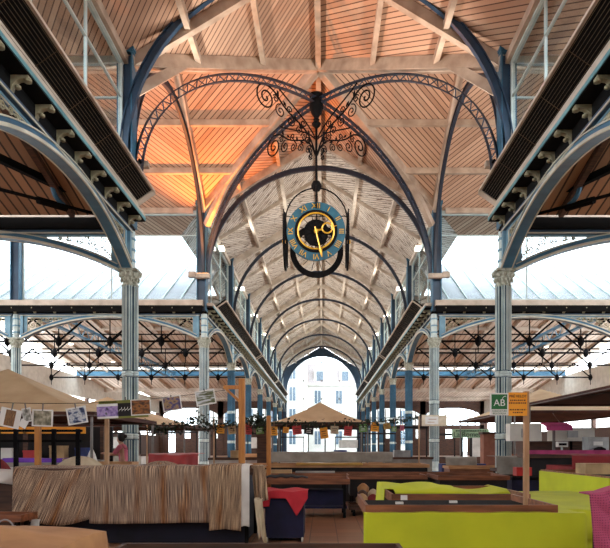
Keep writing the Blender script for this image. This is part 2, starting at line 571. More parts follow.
# crossing
top = struct(link('ceiling', None))
b = MB()
c0 = (0, YC, RZ)
for (ax, ay) in ((0, -1), (0, 1), (-1, 0), (1, 0)):
    for s2 in (-1, 1):
        h = HW
        ze = RZ - PITCH * h
        e = (ax * h, YC + ay * h, RZ)                      # ridge end
        k = (ax * h + (s2 * h if ax == 0 else 0), YC + ay * h + (s2 * h if ay == 0 else 0), ze)
        P = [c0, e, k]
        if ax == 0:
            uv = [roof_uv(p[1], abs(p[0]) * 1.17, s2 * ay) for p in P]
        else:
            uv = [roof_uv(p[0], abs(p[1] - YC) * 1.17, s2 * ax) for p in P]
        nrm = (Vector(e) - Vector(c0)).cross(Vector(k) - Vector(c0))
        if nrm.z > 0:
            P.reverse(); uv.reverse()
        b.quad(P, uv)
b.build('boarding', M['board'], top, solid=.1, offset=-1)
for sx in (-1, 1):
    for sy in (-1, 1):
        MB().bar((sx * HW, YC + sy * HW, RZ - PITCH * HW - .18), (0, YC, RZ - .18), .3, .42).build('valley_beam', M['timber'], top)
        for d in (2.1, 4.15):
            MB().box(sx * d - .09, sx * d + .09, *sorted((YC + sy * d, YC + sy * HW)), rz_(d) - .30, rz_(d) - .02).build('purlin', M['timber'], top)
            MB().box(*sorted((sx * d, sx * HW)), YC + sy * d - .09, YC + sy * d + .09, rz_(d) - .30, rz_(d) - .02).build('purlin', M['timber'], top)
for s2 in (-1, 1):
    MB().box(-.11, .11, *sorted((YC, YC + s2 * HW)), RZ - .42, RZ - .05).build('ridge_beam', M['timber'], top)
    MB().box(*sorted((0, s2 * HW)), YC - .11, YC + .11, RZ - .42, RZ - .05).build('ridge_beam', M['timber'], top)
    for s3 in (-1, 1):
        MB().sweep([(s3 * 6.05, YC + s2 * HW + .08, rz_(6.05) - .2), (0, YC + s2 * HW + .08, RZ - .2)], .24, .38, side=(0, 1, 0)).build('rafter', M['timber'], top)
        MB().sweep([(s2 * HW, YC + s3 * 6.05, rz_(6.05) - .24), (s2 * HW, YC, RZ - .24)], .3, .46, side=(1, 0, 0)).build('rafter', M['timber'], top)


# corner halls: low roofs beside the nave and the cross arms
def hall_roof(sd, prof, m, strips=()):
    """prof: (y, z) line of the ceiling; strips: indices glazed as skylights, some added for light"""
    top = struct(link('ceiling', None))
    b = MB(); g = MB()
    x0, x1 = sorted((sd * 6.35, sd * 26))
    for i in range(len(prof) - 1):
        (a, za), (c, zc) = prof[i], prof[i + 1]
        P = [(x0, a, za), (x0, c, zc), (x1, c, zc), (x1, a, za)]
        if i in strips:
            g.quad(P, [(0, 0)] * 4)
        else:
            b.quad(P, [(p[1], p[0]) for p in P])
    b.build('boarding', m, top, solid=.1, offset=-1)
    if strips:
        g.build('real_and_added_skylight_pane', M['glass'], top)
    return top


prof_far = [(31.75, 8.75), (38.4, 12.6), (39, 12.9), (43.5, 12.28), (62.0, 9.75), (63.6, 9.55), (72, 8.45), (77, 9.9), (YE - .1, 8.7)]
prof_near = [(18.85, 8.75), (12.5, 10.5), (4, 9.5), (-4, 8.5), (-10, 10.4), (-17.9, 8.6)]
for sd in (-1, 1):
    t = hall_roof(sd, prof_far, M['board4'], (1, 2, 4))  # ridge strips are added glazing to light the hall; the lower strip is real
    x0, x1 = sorted((sd * 6.4, sd * 26))
    for y in (44, 50, 56, 61.5, 66):
        z = 12.9 - .137 * (y - 39)
        MB().box(x0, x1, y - .12, y + .12, z - .3, z).build('purlin', M['timber2'], t)
    for y, z, h in ((72, 8.45, .45), (84, 9.4, .3), (91, 8.9, .3)):
        MB().box(x0, x1, y - .15, y + .15, z - h, z).build('valley_beam', M['timber2'], t)
    MB().box(x0, x1, 63.7, 64.2, 8.95, 9.4).build('valley_beam', M['blue'], t)
    for k in range(9):
        x = sd * (7.3 + 2.2 * k)
        MB().bar((x, 39.2, 12.75), (x, 72, 8.3), .16, .24).build('rafter', M['timber2'], t)
    t = hall_roof(sd, prof_near, M['board3'], ())
    for k in range(5):
        x = sd * (7.6 + 3 * k)
        MB().bar((x, 18.7, 8.65), (x, 12.6, 10.35), .16, .26).build('rafter', M['wooddark'], t)

# zinc roof seen from outside, just behind the cross-arm glass
for sd in (-1, 1):
    x0, x1 = sorted((sd * 6.5, sd * 26))
    b = MB()
    b.prism([(x0, 32.0, 8.98), (x0, 39, 13.15), (x0, 39, 13.25), (x0, 32.0, 9.08)], (x1 - x0, 0, 0))
    o = b.build('roof', M['zinc']); struct(o)
    sm = MB()
    for k in range(19):
        x = x0 + .5 + k
        sm.bar((x, 32.05, 9.13), (x, 38.95, 13.28), .07, .1)
    sm.build('roof_seam', M['palegrey'], o)

# ------------------------------------------------------------------ columns
def column(label, loc, fine=True, shaftmat='shaftblue'):
    t = thing('cast_iron_column', label, 'column', loc)
    n = 14 if fine else 8
    MB().box(-.34, .34, -.34, .34, 0, .13).build('plinth', M['blue'], t)
    bs = MB(); sh = MB(); fl = MB(); an = MB(); cp = MB()
    off = .135; r = .105
    for (x, y) in ((off, 0), (-off, 0), (0, off), (0, -off)):
        bs.lathe([(.17, .12), (.17, .22), (.13, .3), (.155, .38), (.155, .46), (.115, .58), (.115, .64)], n, (x, y, 0))
        sh.lathe([(r, .5), (r - .008, 6.6)], n, (x, y, 0))
        for z in (1.72, 3.72):
            an.lathe([(r, -.09), (r + .035, -.06), (r + .035, -.01), (r + .01, .0), (r + .035, .02), (r + .035, .06), (r, .09)], n, (x, y, z))
        for k in range(8):
            a = 2 * PI * (k + .5) / 8
            px, py = x + r * math.cos(a), y + r * math.sin(a)
            if math.hypot(px, py) > .145:
                for z0, z1 in ((.66, 1.6), (1.84, 3.6), (3.84, 6.55)):
                    fl.box(px - .017, px + .017, py - .017, py + .017, z0, z1)
        cp.lathe([(r, 6.52), (r + .03, 6.56), (r, 6.62), (r + .015, 6.7), (r + .05, 6.85), (r + .1, 6.96), (r + .04, 7.0)], n, (x, y, 0))
        if fine:
            for k in range(8):
                a = 2 * PI * k / 8
                px, py = x + (r + .045) * math.cos(a), y + (r + .045) * math.sin(a)
                cp.lathe([(.015, 0), (.04, .05), (.038, .1), (.015, .13)], 6, (px, py, 6.66))
                px, py = x + (r + .085) * math.cos(a + .39), y + (r + .085) * math.sin(a + .39)
                cp.lathe([(.015, 0), (.045, .05), (.045, .1), (.015, .14)], 6, (px, py, 6.82))
    cp.box(-.3, .3, -.3, .3, 6.98, 7.05)
    bs.build('base', M['palegrey'], t, 40); sh.build('shaft', M[shaftmat], t, 40)
    fl.build('fillet', M['palegrey' if fine else 'blue'], t); an.build('annulet', M['palegrey'], t, 40)
    cp.build('capital', M['capital'], t, 40)
    up = MB(); up.lathe([(.2, 7.05), (.18, 7.15), (.16, 7.2), (.16, 8.3)], 8)
    up.build('upper_shaft', M['palegrey'], t)
    bd = MB()
    for z in (7.35, 7.7, 8.05):
        bd.lathe([(.16, z - .04), (.19, z - .03), (.19, z + .03), (.16, z + .04)], 8)
    bd.build('band', M['paleblue'], t)
    return t


c_near = column('wide clustered column at near left corner of the crossing, left photos hang before it', (-HW, YN, 0))
dup(c_near, (HW, YN, 0), 0, 'clustered column at near right corner of the crossing, behind the green and orange signs')
dup(c_near, (-HW, YF, 0), 0, 'clustered column at far left corner of the crossing, behind the last hanging photo')
dup(c_near, (HW, YF, 0), 0, 'clustered column at far right corner of the crossing, behind the cream signboard')
dup(c_near, (-HW - TB, YF, 0), 0, 'clustered column in left cross arm, rising behind the sand canopy at left edge')
dup(c_near, (HW + TB, YF, 0), 0, 'clustered column in right cross arm, at the right edge')
dup(c_near, (-HW, YN - BAY, 0), 0, 'clustered column just outside the left picture edge, carrying near end of left arch')
dup(c_near, (HW, YN - BAY, 0), 0, 'clustered column just outside the right picture edge, carrying near end of right arch')
c_blue = column('slim blue column, first beyond the crossing along left side of the nave', (-HW, NY[1], 0), False, 'blue')
for sd, nm in ((-1, 'left'), (1, 'right')):
    for i in range(1, NB):
        if sd < 0 and i == 1:
            continue
        dup(c_blue, (sd * HW, NY[i], 0), 0, 'slim blue column, %s beyond the crossing along %s side of the nave' % (ORD[i - 1], nm))


# ------------------------------------------------------------------ blue posts of the upper wall
def post(label, loc, rz=0):
    t = thing('iron_post', label, 'post', loc, rz)
    MB().box(-.2, .2, -.16, .16, 8.45, 14.05).build('web', M['deepblue'], t)
    f = MB(); f.box(-.24, -.2, -.28, .28, 8.45, 14.0).box(.2, .24, -.28, .28, 8.45, 14.0)
    cap = MB(); cap.box(-.3, .3, -.32, .32, 14.0, 14.12).box(-.27, .27, -.3, .3, 13.9, 14.0)
    cap.build('cap_plate', M['blue'], t)
    for k in range(18):
        z = 9.3 + k * .25
        for sx in (-.255, .245):
            for y in (-.22, .22):
                f.box(sx, sx + .01, y - .02, y + .02, z - .02, z + .02)
    f.build('flange', M['blue'], t)
    return t


p0 = post('blue iron post above the near left clustered column, beside near clerestory glass', (-HW - .1, YN, 0))
dup(p0, (HW + .1, YN, 0), 0, 'blue iron post above the near right clustered column, beside near clerestory glass')
dup(p0, (-HW - .1, YF, 0), 0, 'dark iron post at far left of the crossing, above the glowing orange floodlight')
dup(p0, (HW + .1, YF, 0), 0, 'dark iron post at far right of the crossing, above the unlit floodlight')
dup(p0, (-HW - TB, YF + .1, 0), 0, 'blue iron post between the glass panes of left cross arm, at left edge')
dup(p0, (HW + TB, YF + .1, 0), 0, 'blue iron post between the glass panes of right cross arm, at right edge')
for sd, nm in ((-1, 'left'), (1, 'right')):
    for i in range(1, NB):
        dup(p0, (sd * (HW + .1), NY[i], 0), 0, 'blue iron post, %s beyond the crossing along %s upper wall of the nave' % (ORD[i - 1], nm))


# ------------------------------------------------------------------ arcade arches
def arcade_arch(label, L, loc, rz):
    t = thing('arcade_arch', label, 'arch', loc, rz)
    a = L / 2 - .36; rise = 1.08; zs = 7.02
    Rr = (a * a + rise * rise) / (2 * rise); zc = zs + rise - Rr

    def zi(u, off=0):
        return zc + math.sqrt((Rr + off) ** 2 - (u - L / 2) ** 2)
    us = [.36 + (L - .72) * i / 24 for i in range(25)]
    arc = [(u, 0, zi(u) + .11) for u in us]
    MB().sweep(arc, .3, .2, side=(0, 1, 0)).build('arch_rib', M['blue'], t)
    mo = MB()
    for y in (-.165, .165):
        mo.sweep([(u, y, zi(u) + .035) for u in us], .04, .07, side=(0, 1, 0))
        mo.sweep([(u, y, zi(u) + .2) for u in us], .03, .03, side=(0, 1, 0))
    mo.build('arch_moulding', M['cream'], t)
    MB().box(.17, L - .17, -.13, .13, 8.2, 8.32).build('top_beam', M['deepblue'], t)
    mb = MB()
    for y in (-.145, .145):
        mb.box(.2, L - .2, y - .015, y + .015, 8.2, 8.24)
    mb.build('beam_moulding', M['cream'], t)
    for sgn in (0, 1):
        fx = (lambda u: L - u) if sgn else (lambda u: u)
        st = MB(); xx = sorted((fx(.26), fx(.4)))
        st.box(xx[0], xx[1], -.13, .13, 7.05, 8.2); st.build('end_stile', M['paleblue'], t)
        # spandrel plate with an open triangle
        ub = .4
        while zi(ub) + .2 < 8.12: ub += .05
        n = 12
        low = [Vector((fx(.42 + (ub - .42) * k / n), 0, zi(.42 + (ub - .42) * k / n) + .18)) for k in range(n + 1)]
        hi = [Vector((fx(ub - (ub - .42) * k / n), 0, 8.2)) for k in range(n + 1)]
        outer = low + hi
        cen = Vector((fx(.42 + (ub - .42) * .3), 0, 7.93))
        inner = [cen + (p - cen) * .8 for p in outer]
        MB().ringplate(outer, inner, (0, .07, 0)).build('spandrel_plate', M['paleblue'], t)
        e = MB(); e.tube(inner, .022, 5, True); e.build('spandrel_edge', M['cream'], t)
        s = MB(); ex = Vector((-1 if sgn else 1, 0, 0)); ez = Vector((0, 0, 1))
        w = (ub - .42)
        for (du, dz, r0, tr) in ((.16, -.22, .17, 1.6), (.16, .09, .12, -1.5), (.3, -.02, .16, -1.6), (.46, .05, .12, 1.5), (.59, .1, .09, -1.5), (.7, .13, .06, 1.4), (.08, -.42, .1, 1.5), (.37, .15, .07, 1.3), (.25, -.25, .08, -1.3)):
            c = Vector((fx(.42 + w * du), 0, 7.96 + dz))
            s.tube(spiral(c, r0, .02, 2.2, tr, ex, ez, 20), .02, 5)
        s.tube([Vector((fx(.55), 0, 7.45)), Vector((fx(.42 + w * .2), 0, 7.85)), Vector((fx(.42 + w * .45), 0, 7.98)), Vector((fx(.42 + w * .75), 0, 8.1))], .018, 5)
        s.build('scrollwork', M['bronze'], t)
    return t


arcade_arch('iron arch with scroll spandrels along near left nave wall, under the dark heater panel', BAY, (-HW, YN, 0), -PI / 2)
a_n = arcade_arch('iron arch of left nave arcade, first beyond the crossing', BAY, (-HW, NY[1], 0), -PI / 2)
dup(a_n, (HW, YN, 0), -PI / 2, 'iron arch with scroll spandrels along near right nave wall, under the dark heater panel')
for i in range(NB):
    if i:
        dup(a_n, (-HW, NY[i + 1], 0), -PI / 2, 'iron arch of left nave arcade, %s beyond the crossing' % ORD[i])
    dup(a_n, (HW, NY[i + 1], 0), -PI / 2, 'iron arch of right nave arcade, %s beyond the crossing' % ORD[i])
a_t = arcade_arch('blue arch on far side of left cross arm, between the two clustered columns', TB, (-HW - TB, YF, 0), 0)
dup(a_t, (HW, YF, 0), 0, 'blue arch on far side of right cross arm, behind the near right column')
dup(a_t, (-HW - TB, YN, 0), 0, 'iron arch turning left from the near left column into the side hall')
dup(a_t, (HW, YN, 0), 0, 'iron arch turning right from the near right column into the side hall')
dup(a_t, (-HW - 2 * TB, YF, 0), 0, 'blue arch of left cross arm cut by the left picture edge')


# ------------------------------------------------------------------ cornices (gutter, teal fillet, soffit, brackets), set out along local x from 0 to L, facing local -y
brk = MB()
brk.prism([(-.06, -.3, 8.66), (-.06, -.3, 8.6), (-.06, -.12, 8.56), (-.06, -.03, 8.44), (-.06, -.0, 8.3), (-.06, .05, 8.3), (-.06, .05, 8.66)], (.12, 0, 0))
brk.lathe([(.02, 0), (.07, .03), (.07, .09), (.02, .12)], 8, (0, -.27, 8.5))
brk.lathe([(.02, 0), (.055, .03), (.055, .08), (.02, .11)], 8, (0, -.1, 8.36))
brk.v = [(x * 1.1, y * 1.15 - .0, 8.62 + (z - 8.66) * .85) for x, y, z in brk.v]
BRK = brk.mesh('bracket', M['bronze'], 40)
tn = [0]


def cornice(L, loc, rz, tall=False):
    tn[0] += 1
    t = struct(link('trim_%d' % tn[0], None)); t.location = loc; t.rotation_euler = (0, 0, rz)
    g0, g1 = (8.66, 8.93) if tall else (8.75, 8.87)
    MB().box(0, L, -.12, .3, 8.32, 8.62).build('frieze', M['soffit'], t)
    MB().box(0, L, -.48, .3, 8.62, 8.66).build('soffit', M['soffit'], t)
    if tall:
        MB().box(0, L, -.5, -.46, 8.34, 8.66).build('fascia', M['soffit'], t)
    else:
        MB().box(0, L, -.5, -.45, 8.65, 8.75).build('fillet', M['teal'], t)
    g = MB(); g.prism([(0, -.5, g0), (0, -.48, g1), (0, -.4, g1 + .03), (0, .3, g1 + .03), (0, .3, g0)], (L, 0, 0)); g.build('gutter', M['gutter'], t)
    n = max(1, int(L / 1.0))
    for k in range(n):
        o = link('bracket', BRK, t); o.location = ((k + .5) * L / n, -.12, 0)
    return t


cornice(BAY * 1.2, (-HW, YN - BAY * 1.2, 0), PI / 2)
cornice(BAY * 1.2, (HW, YN, 0), -PI / 2)
cornice(BAY * NB, (-HW, YF, 0), PI / 2)
cornice(BAY * NB, (HW, YE, 0), -PI / 2)
cornice(TB * 2, (-HW - TB * 2, YF, 0), 0, True)
cornice(TB * 2, (HW, YF, 0), 0, True)
cornice(TB * 2, (-HW, YN, 0), PI, True)
cornice(TB * 2, (HW + TB * 2, YN, 0), PI, True)
# ------------------------------------------------------------------ clerestory windows: local x along the wall, glass at y = 0
wn = [0]


def clerestory(L, loc, rz, npan=3, z0=9.05, z1=13.55):
    wn[0] += 1
    t = struct(link('window_%d' % wn[0], None)); t.location = loc; t.rotation_euler = (0, 0, rz)
    g = MB()
    g.box(.25, L - .25, -.006, .006, z0, z1); g.build('pane', M['glass'], t)
    f = MB()
    f.box(.2, L - .2, -.06, .06, z0 - .05, z0 + .1).box(.2, L - .2, -.08, .08, z1, z1 + .22)
    f.box(.2, L - .2, -.04, .04, 12.46, 12.51)
    for k in range(1, npan):
        x = L * k / npan
        f.box(x - .028, x + .028, -.04, .04, z0, z1)
    f.box(.2, .3, -.06, .06, z0, z1).box(L - .3, L - .2, -.06, .06, z0, z1)
    f.build('window_frame', M['palegrey'], t)
    return t


XG = HW + .22
w0 = clerestory(BAY, (-XG, YN - BAY, 0), PI / 2)
for y in NY[:-1]:
    clerestory(BAY, (-XG, y, 0), PI / 2)
    clerestory(BAY, (XG, y + BAY, 0), -PI / 2)
clerestory(BAY, (XG, YN, 0), -PI / 2)
for k in range(2):
    clerestory(TB, (-HW - TB * (k + 1), YF + .22, 0), 0, 2)
    clerestory(TB, (HW + TB * k, YF + .22, 0), 0, 2)
    clerestory(TB, (-HW - TB * k, YN - .22, 0), PI, 2)
    clerestory(TB, (HW + TB * (k + 1), YN - .22, 0), PI, 2)


# ------------------------------------------------------------------ heater panels hung over the cornice
def heater(label, y0, y1, sd):
    t = thing('heater_panel', label, 'heater', (0, y0, 0))
    L = y1 - y0
    A = Vector((sd * 5.72, 0, 9.14)); B = Vector((sd * 5.18, 0, 9.52))
    d = (B - A); n = Vector((-d.z * -1, 0, -d.x * 1))
    n = Vector((-sd * .58, 0, -.82)).normalized()
    back = -n * .12
    MB().prism([A, B, B + back, A + back], (0, L, 0)).build('grille', M['grille'], t)
    fr = MB()
    for p in (A, B):
        fr.bar(p + n * .01, p + n * .01 + Vector((0, L, 0)), .07, .07)
    fr.bar(A + n * .01, B + n * .01, .12, .05); fr.bar(A + n * .01 + Vector((0, L, 0)), B + n * .01 + Vector((0, L, 0)), .3, .05)
    fr.build('frame', M['gutter'], t)
    w = MB()
    for k in range(1, 9):
        p = A + d * k / 9 + n * .015
        w.tube([p, p + Vector((0, L, 0))], .006, 4)
    for k in range(1, int(L / 1.6)):
        q = Vector((0, k * 1.6, 0))
        w.tube([A + n * .02 + q, B + n * .02 + q], .007, 4)
    w.build('wire', M['wire'], t)
    h = MB()
    for k in range(int(L / 3)):
        y = 1 + k * 3
        for q in (A, B):
            h.tube([q + back + Vector((0, y, 0)), Vector((sd * 6.1, y, 9.3 if q is A else 9.9))], .015, 5)
    h.build('hanger', M['black'], t)
    return t


for sd, nm in ((-1, 'left'), (1, 'right')):
    heater('long black wire-faced heater panel over near %s nave arcade' % nm, YN - BAY - 1, YN - .2, sd)
    for i, (a, c) in enumerate(((33.4, 52.6), (53.4, 72.6), (73.4, 92.6))):
        heater('dark heater panel along %s side of far nave, %s beyond the clock' % (nm, ORD[i]), a, c, sd)


# ------------------------------------------------------------------ arched ribs
def rib(label, fn, side, w=.2, d=.28, m='ribdark', nseg=40, lattice=False):
    t = thing('arched_rib', label, 'roof rib', fn(0)[:2] + (0,))
    base = Vector(fn(0)[:2] + (0,))
    P = [Vector(fn(i / nseg)) - base for i in range(nseg + 1)]
    cen = sum(P, Vector()) / len(P); cen.z = 10.2
    O = []
    for i, p in enumerate(P):
        tg = (P[min(i + 1, nseg)] - P[max(i - 1, 0)]).normalized()
        nn = Vector(side).normalized().cross(tg)
        if nn.dot(p - cen) < 0: nn = -nn
        O.append(p + nn * d)
    MB().sweep(P, w, .035, side=side).build('inner_flange', M[m], t)
    MB().sweep(O, w, .035, side=side).build('outer_flange', M[m], t)
    if lattice:
        z = MB(); n = 90
        sd = Vector(side).normalized() * .03

        def lerp(L_, x):
            x = x * nseg; k = min(int(x), nseg - 1)
            return L_[k].lerp(L_[k + 1], x - k)
        for k in range(n):
            a = lerp(P if k % 2 else O, k / n); c = lerp(O if k % 2 else P, (k + 1) / n)
            z.bar(a, c, .03, .03)
        z.build('lattice', M['deepblue'], t)
    else:
        wb = MB(); wb.sweep([(a + b_) / 2 for a, b_ in zip(P, O)], .04, d, side=side); wb.build('web', M[m], t)
    return t


ZR0, RR = 10.2, 5.62


def ring_at(y):
    def f(t):
        a = PI * (1 - t)
        return ((RR + .12) * math.cos(a), y, ZR0 + RR * math.sin(a))
    return f


def ring_x(x):
    def f(t):
        a = PI * (1 - t)
        return (x, YC + (RR + .12) * math.cos(a), ZR0 + RR * math.sin(a))
    return f


def diag(sx):
    def f(t):
        a = PI * (1 - t)
        k = 5.72 * math.cos(a)
        return (k * sx, YC + k, ZR0 + (RR + .0) * math.sin(a))
    return f


rib('blue arched rib over the near side of the crossing, cut by the top edge', lambda t: (6.0 * math.cos(PI * (1 - t)), YN - .26, 10.6 + 6.0 * math.sin(PI * (1 - t))), (0, 1, 0), .17, .24, 'deepblue')
for i, y in enumerate(NY[:-1]):
    rib('thin arched iron rib of the nave, %s behind the hanging clock' % ORD[i], ring_at(y), (0, 1, 0), .11 if i else .14, .16 if i else .2)
rib('arched rib across the mouth of left cross arm, against orange lit boards', ring_x(-HW), (1, 0, 0), .14, .24)
rib('arched rib across the mouth of right cross arm', ring_x(HW), (1, 0, 0), .14, .24)
rib('diagonal crossing rib from near left post to far right post', diag(1), (1, -1, 0), .15, .24, 'ribdark', 48, True)
rib('diagonal crossing rib from near right post to far left post', diag(-1), (1, 1, 0), .15, .24, 'ribdark', 48, True)

# struts from the posts up to the valley beams
for (sx, y, s) in ((-1, YN, 'near left'), (1, YN, 'near right'), (-1, YF, 'far left'), (1, YF, 'far right')):
    dy = 1 if y == YN else -1
    o = MB().bar((sx * 5.85, y + dy * .15, 12.9), (sx * 4.2, y + dy * 1.8, 15.1), .26, .3).build('timber_strut', M['timber'])
    tag(o, 'pale timber strut from the %s post up to the valley beam' % s, 'strut')

# ------------------------------------------------------------------ clock and its ironwork
CKX, CKZ, HB = -.08, 10.03, 1.22
cy = YC
rod = thing('hanging_rod', 'black iron rod with urn finial dropping from the rib crossing to the clock', 'rod', (CKX, cy, 12.5))
MB().tube([(0, 0, 0), (0, 0, 3.4)], .05, 8).build('shaft', M['black'], rod)
u = MB(); u.lathe([(.03, 2.3), (.16, 2.42), (.2, 2.5), (.1, 2.62), (.14, 2.68), (.08, 2.74), (.22, 2.95), (.3, 3.2), (.28, 3.4), (.16, 3.58), (.3, 3.66), (.3, 3.72)], 16)
u.build('urn_finial', M['black'], rod, 40)

for i, (sx, sy, lb) in enumerate(((-1, -1, 'near left'), (1, -1, 'near right'), (-1, 1, 'far left'), (1, 1, 'far right'))):
    t = thing('scroll_bracket', 'black wrought iron scroll bracket, %s of the four round the clock rod' % lb, 'bracket', (CKX, cy, 13.6))
    e1 = Vector((sx * .7071, sy * .7071, 0)); e2 = Vector((0, 0, 1))

    def p(r, z): return e1 * r + e2 * (z - 13.6)
    m = MB()
    m.tube(bez(p(.06, 13.7), p(.5, 14.9), p(1.2, 14.5), p(2.0, 15.15)) + bez(p(2.0, 15.15), p(2.25, 15.4), p(2.5, 15.5), p(2.8, 15.5))[1:], .035, 6)
    m.build('stem', M['black'], t)
    m = MB()
    m.tube(spiral(p(2.75, 15.0), .5, .04, PI / 2, -1.9, e1, e2, 40), .032, 6); m.build('volute', M['black'], t)
    for (r, z, r0, a0, tr) in ((2.0, 14.75, .28, 1.6, -1.6), (1.45, 14.55, .22, 1.9, 1.6), (1.5, 15.0, .17, 4, 1.5), (1.0, 14.35, .2, 4.2, -1.5), (.75, 14.75, .18, 1.2, 1.5), (.5, 14.1, .17, 3, -1.5), (.35, 13.75, .13, 4, 1.5), (2.25, 15.15, .15, .5, 1.4)):
        MB().tube(spiral(p(r, z), r0, .03, a0, tr, e1, e2, 22), .024, 5).build('scroll', M['black'], t)
    m = MB(); m.tube(bez(p(.08, 14.4), p(.6, 15.0), p(1.6, 15.3), p(2.3, 15.75)), .03, 6)
    m.build('strut', M['black'], t)
    for (r, z, a) in ((2.1, 15.3, 1.2), (1.7, 15.05, .8), (1.2, 14.7, 1.5), (.8, 14.5, .5), (.4, 14.35, 1.2)):
        q = p(r, z); dq = e1 * math.cos(a) * .24 + e2 * math.sin(a) * .24
        MB().tube([q, q + dq * .5, q + dq], [.02, .05, .008], 5).build('leaf', M['black'], t)

ck = thing('hanging_clock', 'large four sided clock with teal dial and gilt numerals hanging in the nave', 'clock', (CKX, cy, 8.8))
Z0 = CKZ - 8.8


def dial_ring(ro, ri, th, n=48):
    o_ = [Vector((ro * math.cos(2 * PI * k / n), 0, ro * math.sin(2 * PI * k / n))) for k in range(n)]
    i_ = [Vector((ri * math.cos(2 * PI * k / n), 0, ri * math.sin(2 * PI * k / n))) for k in range(n)]
    return MB().ringplate(o_, i_, (0, th, 0))


def circ(r, y, n=40):
    return [Vector((r * math.cos(2 * PI * k / n), y, r * math.sin(2 * PI * k / n))) for k in range(n)]


faces = []
RM = ['XII', 'I', 'II', 'III', 'IIII', 'V', 'VI', 'VII', 'VIII', 'IX', 'X', 'XI']
num_meshes = []
for q in RM:
    me = text_mesh(q, .3, .012); me.materials.clear(); me.materials.append(M['gold']); num_meshes.append(me)
rings = (dial_ring(1.18, .84, .05).mesh('dial', M['dial']), dial_ring(.86, .7, .1).mesh('rim', M['black']))
thin_ring = dial_ring(1.18, .93, .06).mesh('dial', M['black'])
gold_ring = MB().tube(circ(.72, -.06), .035, 6, True).mesh('gilt_ring', M['gold'])
spk = MB()
for k in range(12):
    a = 2 * PI * (k + .5) / 12
    spk.tube([(0, 0, 0), (.85 * math.cos(a), 0, .85 * math.sin(a))], .014, 5)
spk.tube(circ(.42, 0), .014, 5, True)
spk = spk.mesh('spoke', M['black'])
mh = MB()
mh.tube([(0, 0, -.16), (0, 0, .96)], [.03, .03], 6).prism([(-.07, -.015, .78), (.07, -.015, .78), (.02, -.015, 1.08), (-.02, -.015, 1.08)], (0, .03, 0))
mh = mh.mesh('minute_hand', M['gold'])
hh = MB(); hh.tube([(0, 0, 0), (0, 0, .28)], .035, 6).tube([Vector((.2 * math.cos(k * PI / 10), 0, .46 + .2 * math.sin(k * PI / 10))) for k in range(20)], .032, 6, True).tube([(0, 0, .66), (0, 0, .86)], [.03, .012], 6)
hh = hh.mesh('hour_hand', M['gold'])
hub = MB(); hub.tube([(0, -.12, 0), (0, .02, 0)], .08, 12); hub = hub.mesh('hub', M['gold'])
drum = MB().tube([(0, .02, 0), (0, .3, 0)], .5, 20).mesh('movement_drum', M['black'])
for k, (rot, lab) in enumerate(((0, 'teal front dial with gilt Roman numerals'), (PI / 2, None), (PI, 'dark rear dial seen from behind'), (-PI / 2, None))):
    dl = link('dial', rings[0] if k == 0 else thin_ring, ck, label=lab)
    c = Matrix.Rotation(rot, 4, 'Z') @ Vector((0, -HB, 0))
    dl.location = (c.x * (1.08 if abs(c.x) > .1 else 1), c.y, Z0); dl.rotation_euler = (0, 0, rot)
    link('spoke', spk, dl); link('hub', hub, dl)
    if k:
        continue
    link('rim', rings[1], dl)
    link('gilt_ring', gold_ring, dl)
    bkp = dial_ring(1.18, .84, .03).build('back_plate', M['black'], dl); bkp.location = (0, .045, 0)
    for j, me in enumerate(num_meshes):
        a = 2 * PI * j / 12
        o = link('numeral', me, dl)
        o.rotation_euler = (PI / 2, a, 0)
        o.location = (1.01 * math.sin(a), -.036, 1.01 * math.cos(a))
    o = link('minute_hand', mh, dl); o.rotation_euler = (0, math.radians(167), 0); o.location = (0, -.1, 0)
    o = link('hour_hand', hh, dl); o.rotation_euler = (0, math.radians(76), 0); o.location = (0, -.08, 0)
    if k == 0:
        link('movement_drum', drum, dl)
fr = MB()
for k in range(2):
    pts = []
    for i in range(21):
        a = PI * i / 20
        x = 1.3 * math.cos(a); z = Z0 + .9 + (12.3 - 8.8 - Z0 - .9) * math.sin(a)
        pts.append((x, 0, z) if k == 0 else (0, x, z))
    fr.tube(pts, .03, 6)
for sx in (-1, 1):
    for sy in (-1, 1):
        fr.tube([(sx * 1.28, sy * 1.2, Z0 + .62), (sx * 1.28, sy * 1.2, Z0 - .75)], .025, 6)
    fr.tube([(sx * 1.31, -1.2, Z0 + .9), (sx * 1.31, 1.2, Z0 + .9)], .025, 6)
    fr.tube([(-1.3, sx * 1.2, Z0 - .2), (-1.3, sx * 1.2, Z0 + .9)], .02, 6)
    fr.tube([(-1.28, sx * 1.2, Z0 + .62), (1.28, sx * 1.2, Z0 + .62)], .02, 6)
fr.build('frame', M['black'], ck)
bl = MB(); bl.lathe([(.03, -.24), (.15, -.18), (.22, -.05), (.22, .05), (.15, .18), (.05, .24)], 16, (0, 0, 12.38 - 8.8)); bl.build('ball_finial', M['black'], ck, 60)

# ------------------------------------------------------------------ end wall and street beyond
b = MB()
n = 24
zc = 10.15
o_ = []
i_ = []
for k in range(n + 1):
    a = PI * k / n
    i_.append(Vector((-5.62 * math.cos(a), YE, zc + 5.75 * math.sin(a))))
    x = -6.3 + 12.6 * k / n
    o_.append(Vector((x, YE, rz_(x) - .05)))
o2 = [Vector((-6.3, YE, 0))] + o_ + [Vector((6.3, YE, 0))]
i2 = [Vector((-5.62, YE, 0))] + i_ + [Vector((5.62, YE, 0))]
d = Vector((0, .3, 0))
for k in range(len(o2) - 1):
    b.prism([o2[k], o2[k + 1], i2[k + 1], i2[k]], d)
struct(b.build('wall_back', M['deepblue']))
wn[0] += 1
t = struct(link('window_%d' % wn[0], None)); t.location = (0, YE + .15, 0)
pn = MB(); pn.prism([(p.x, 0, p.z) for p in i2], (0, .02, 0)); pn.build('pane', M['skyglass'], t)
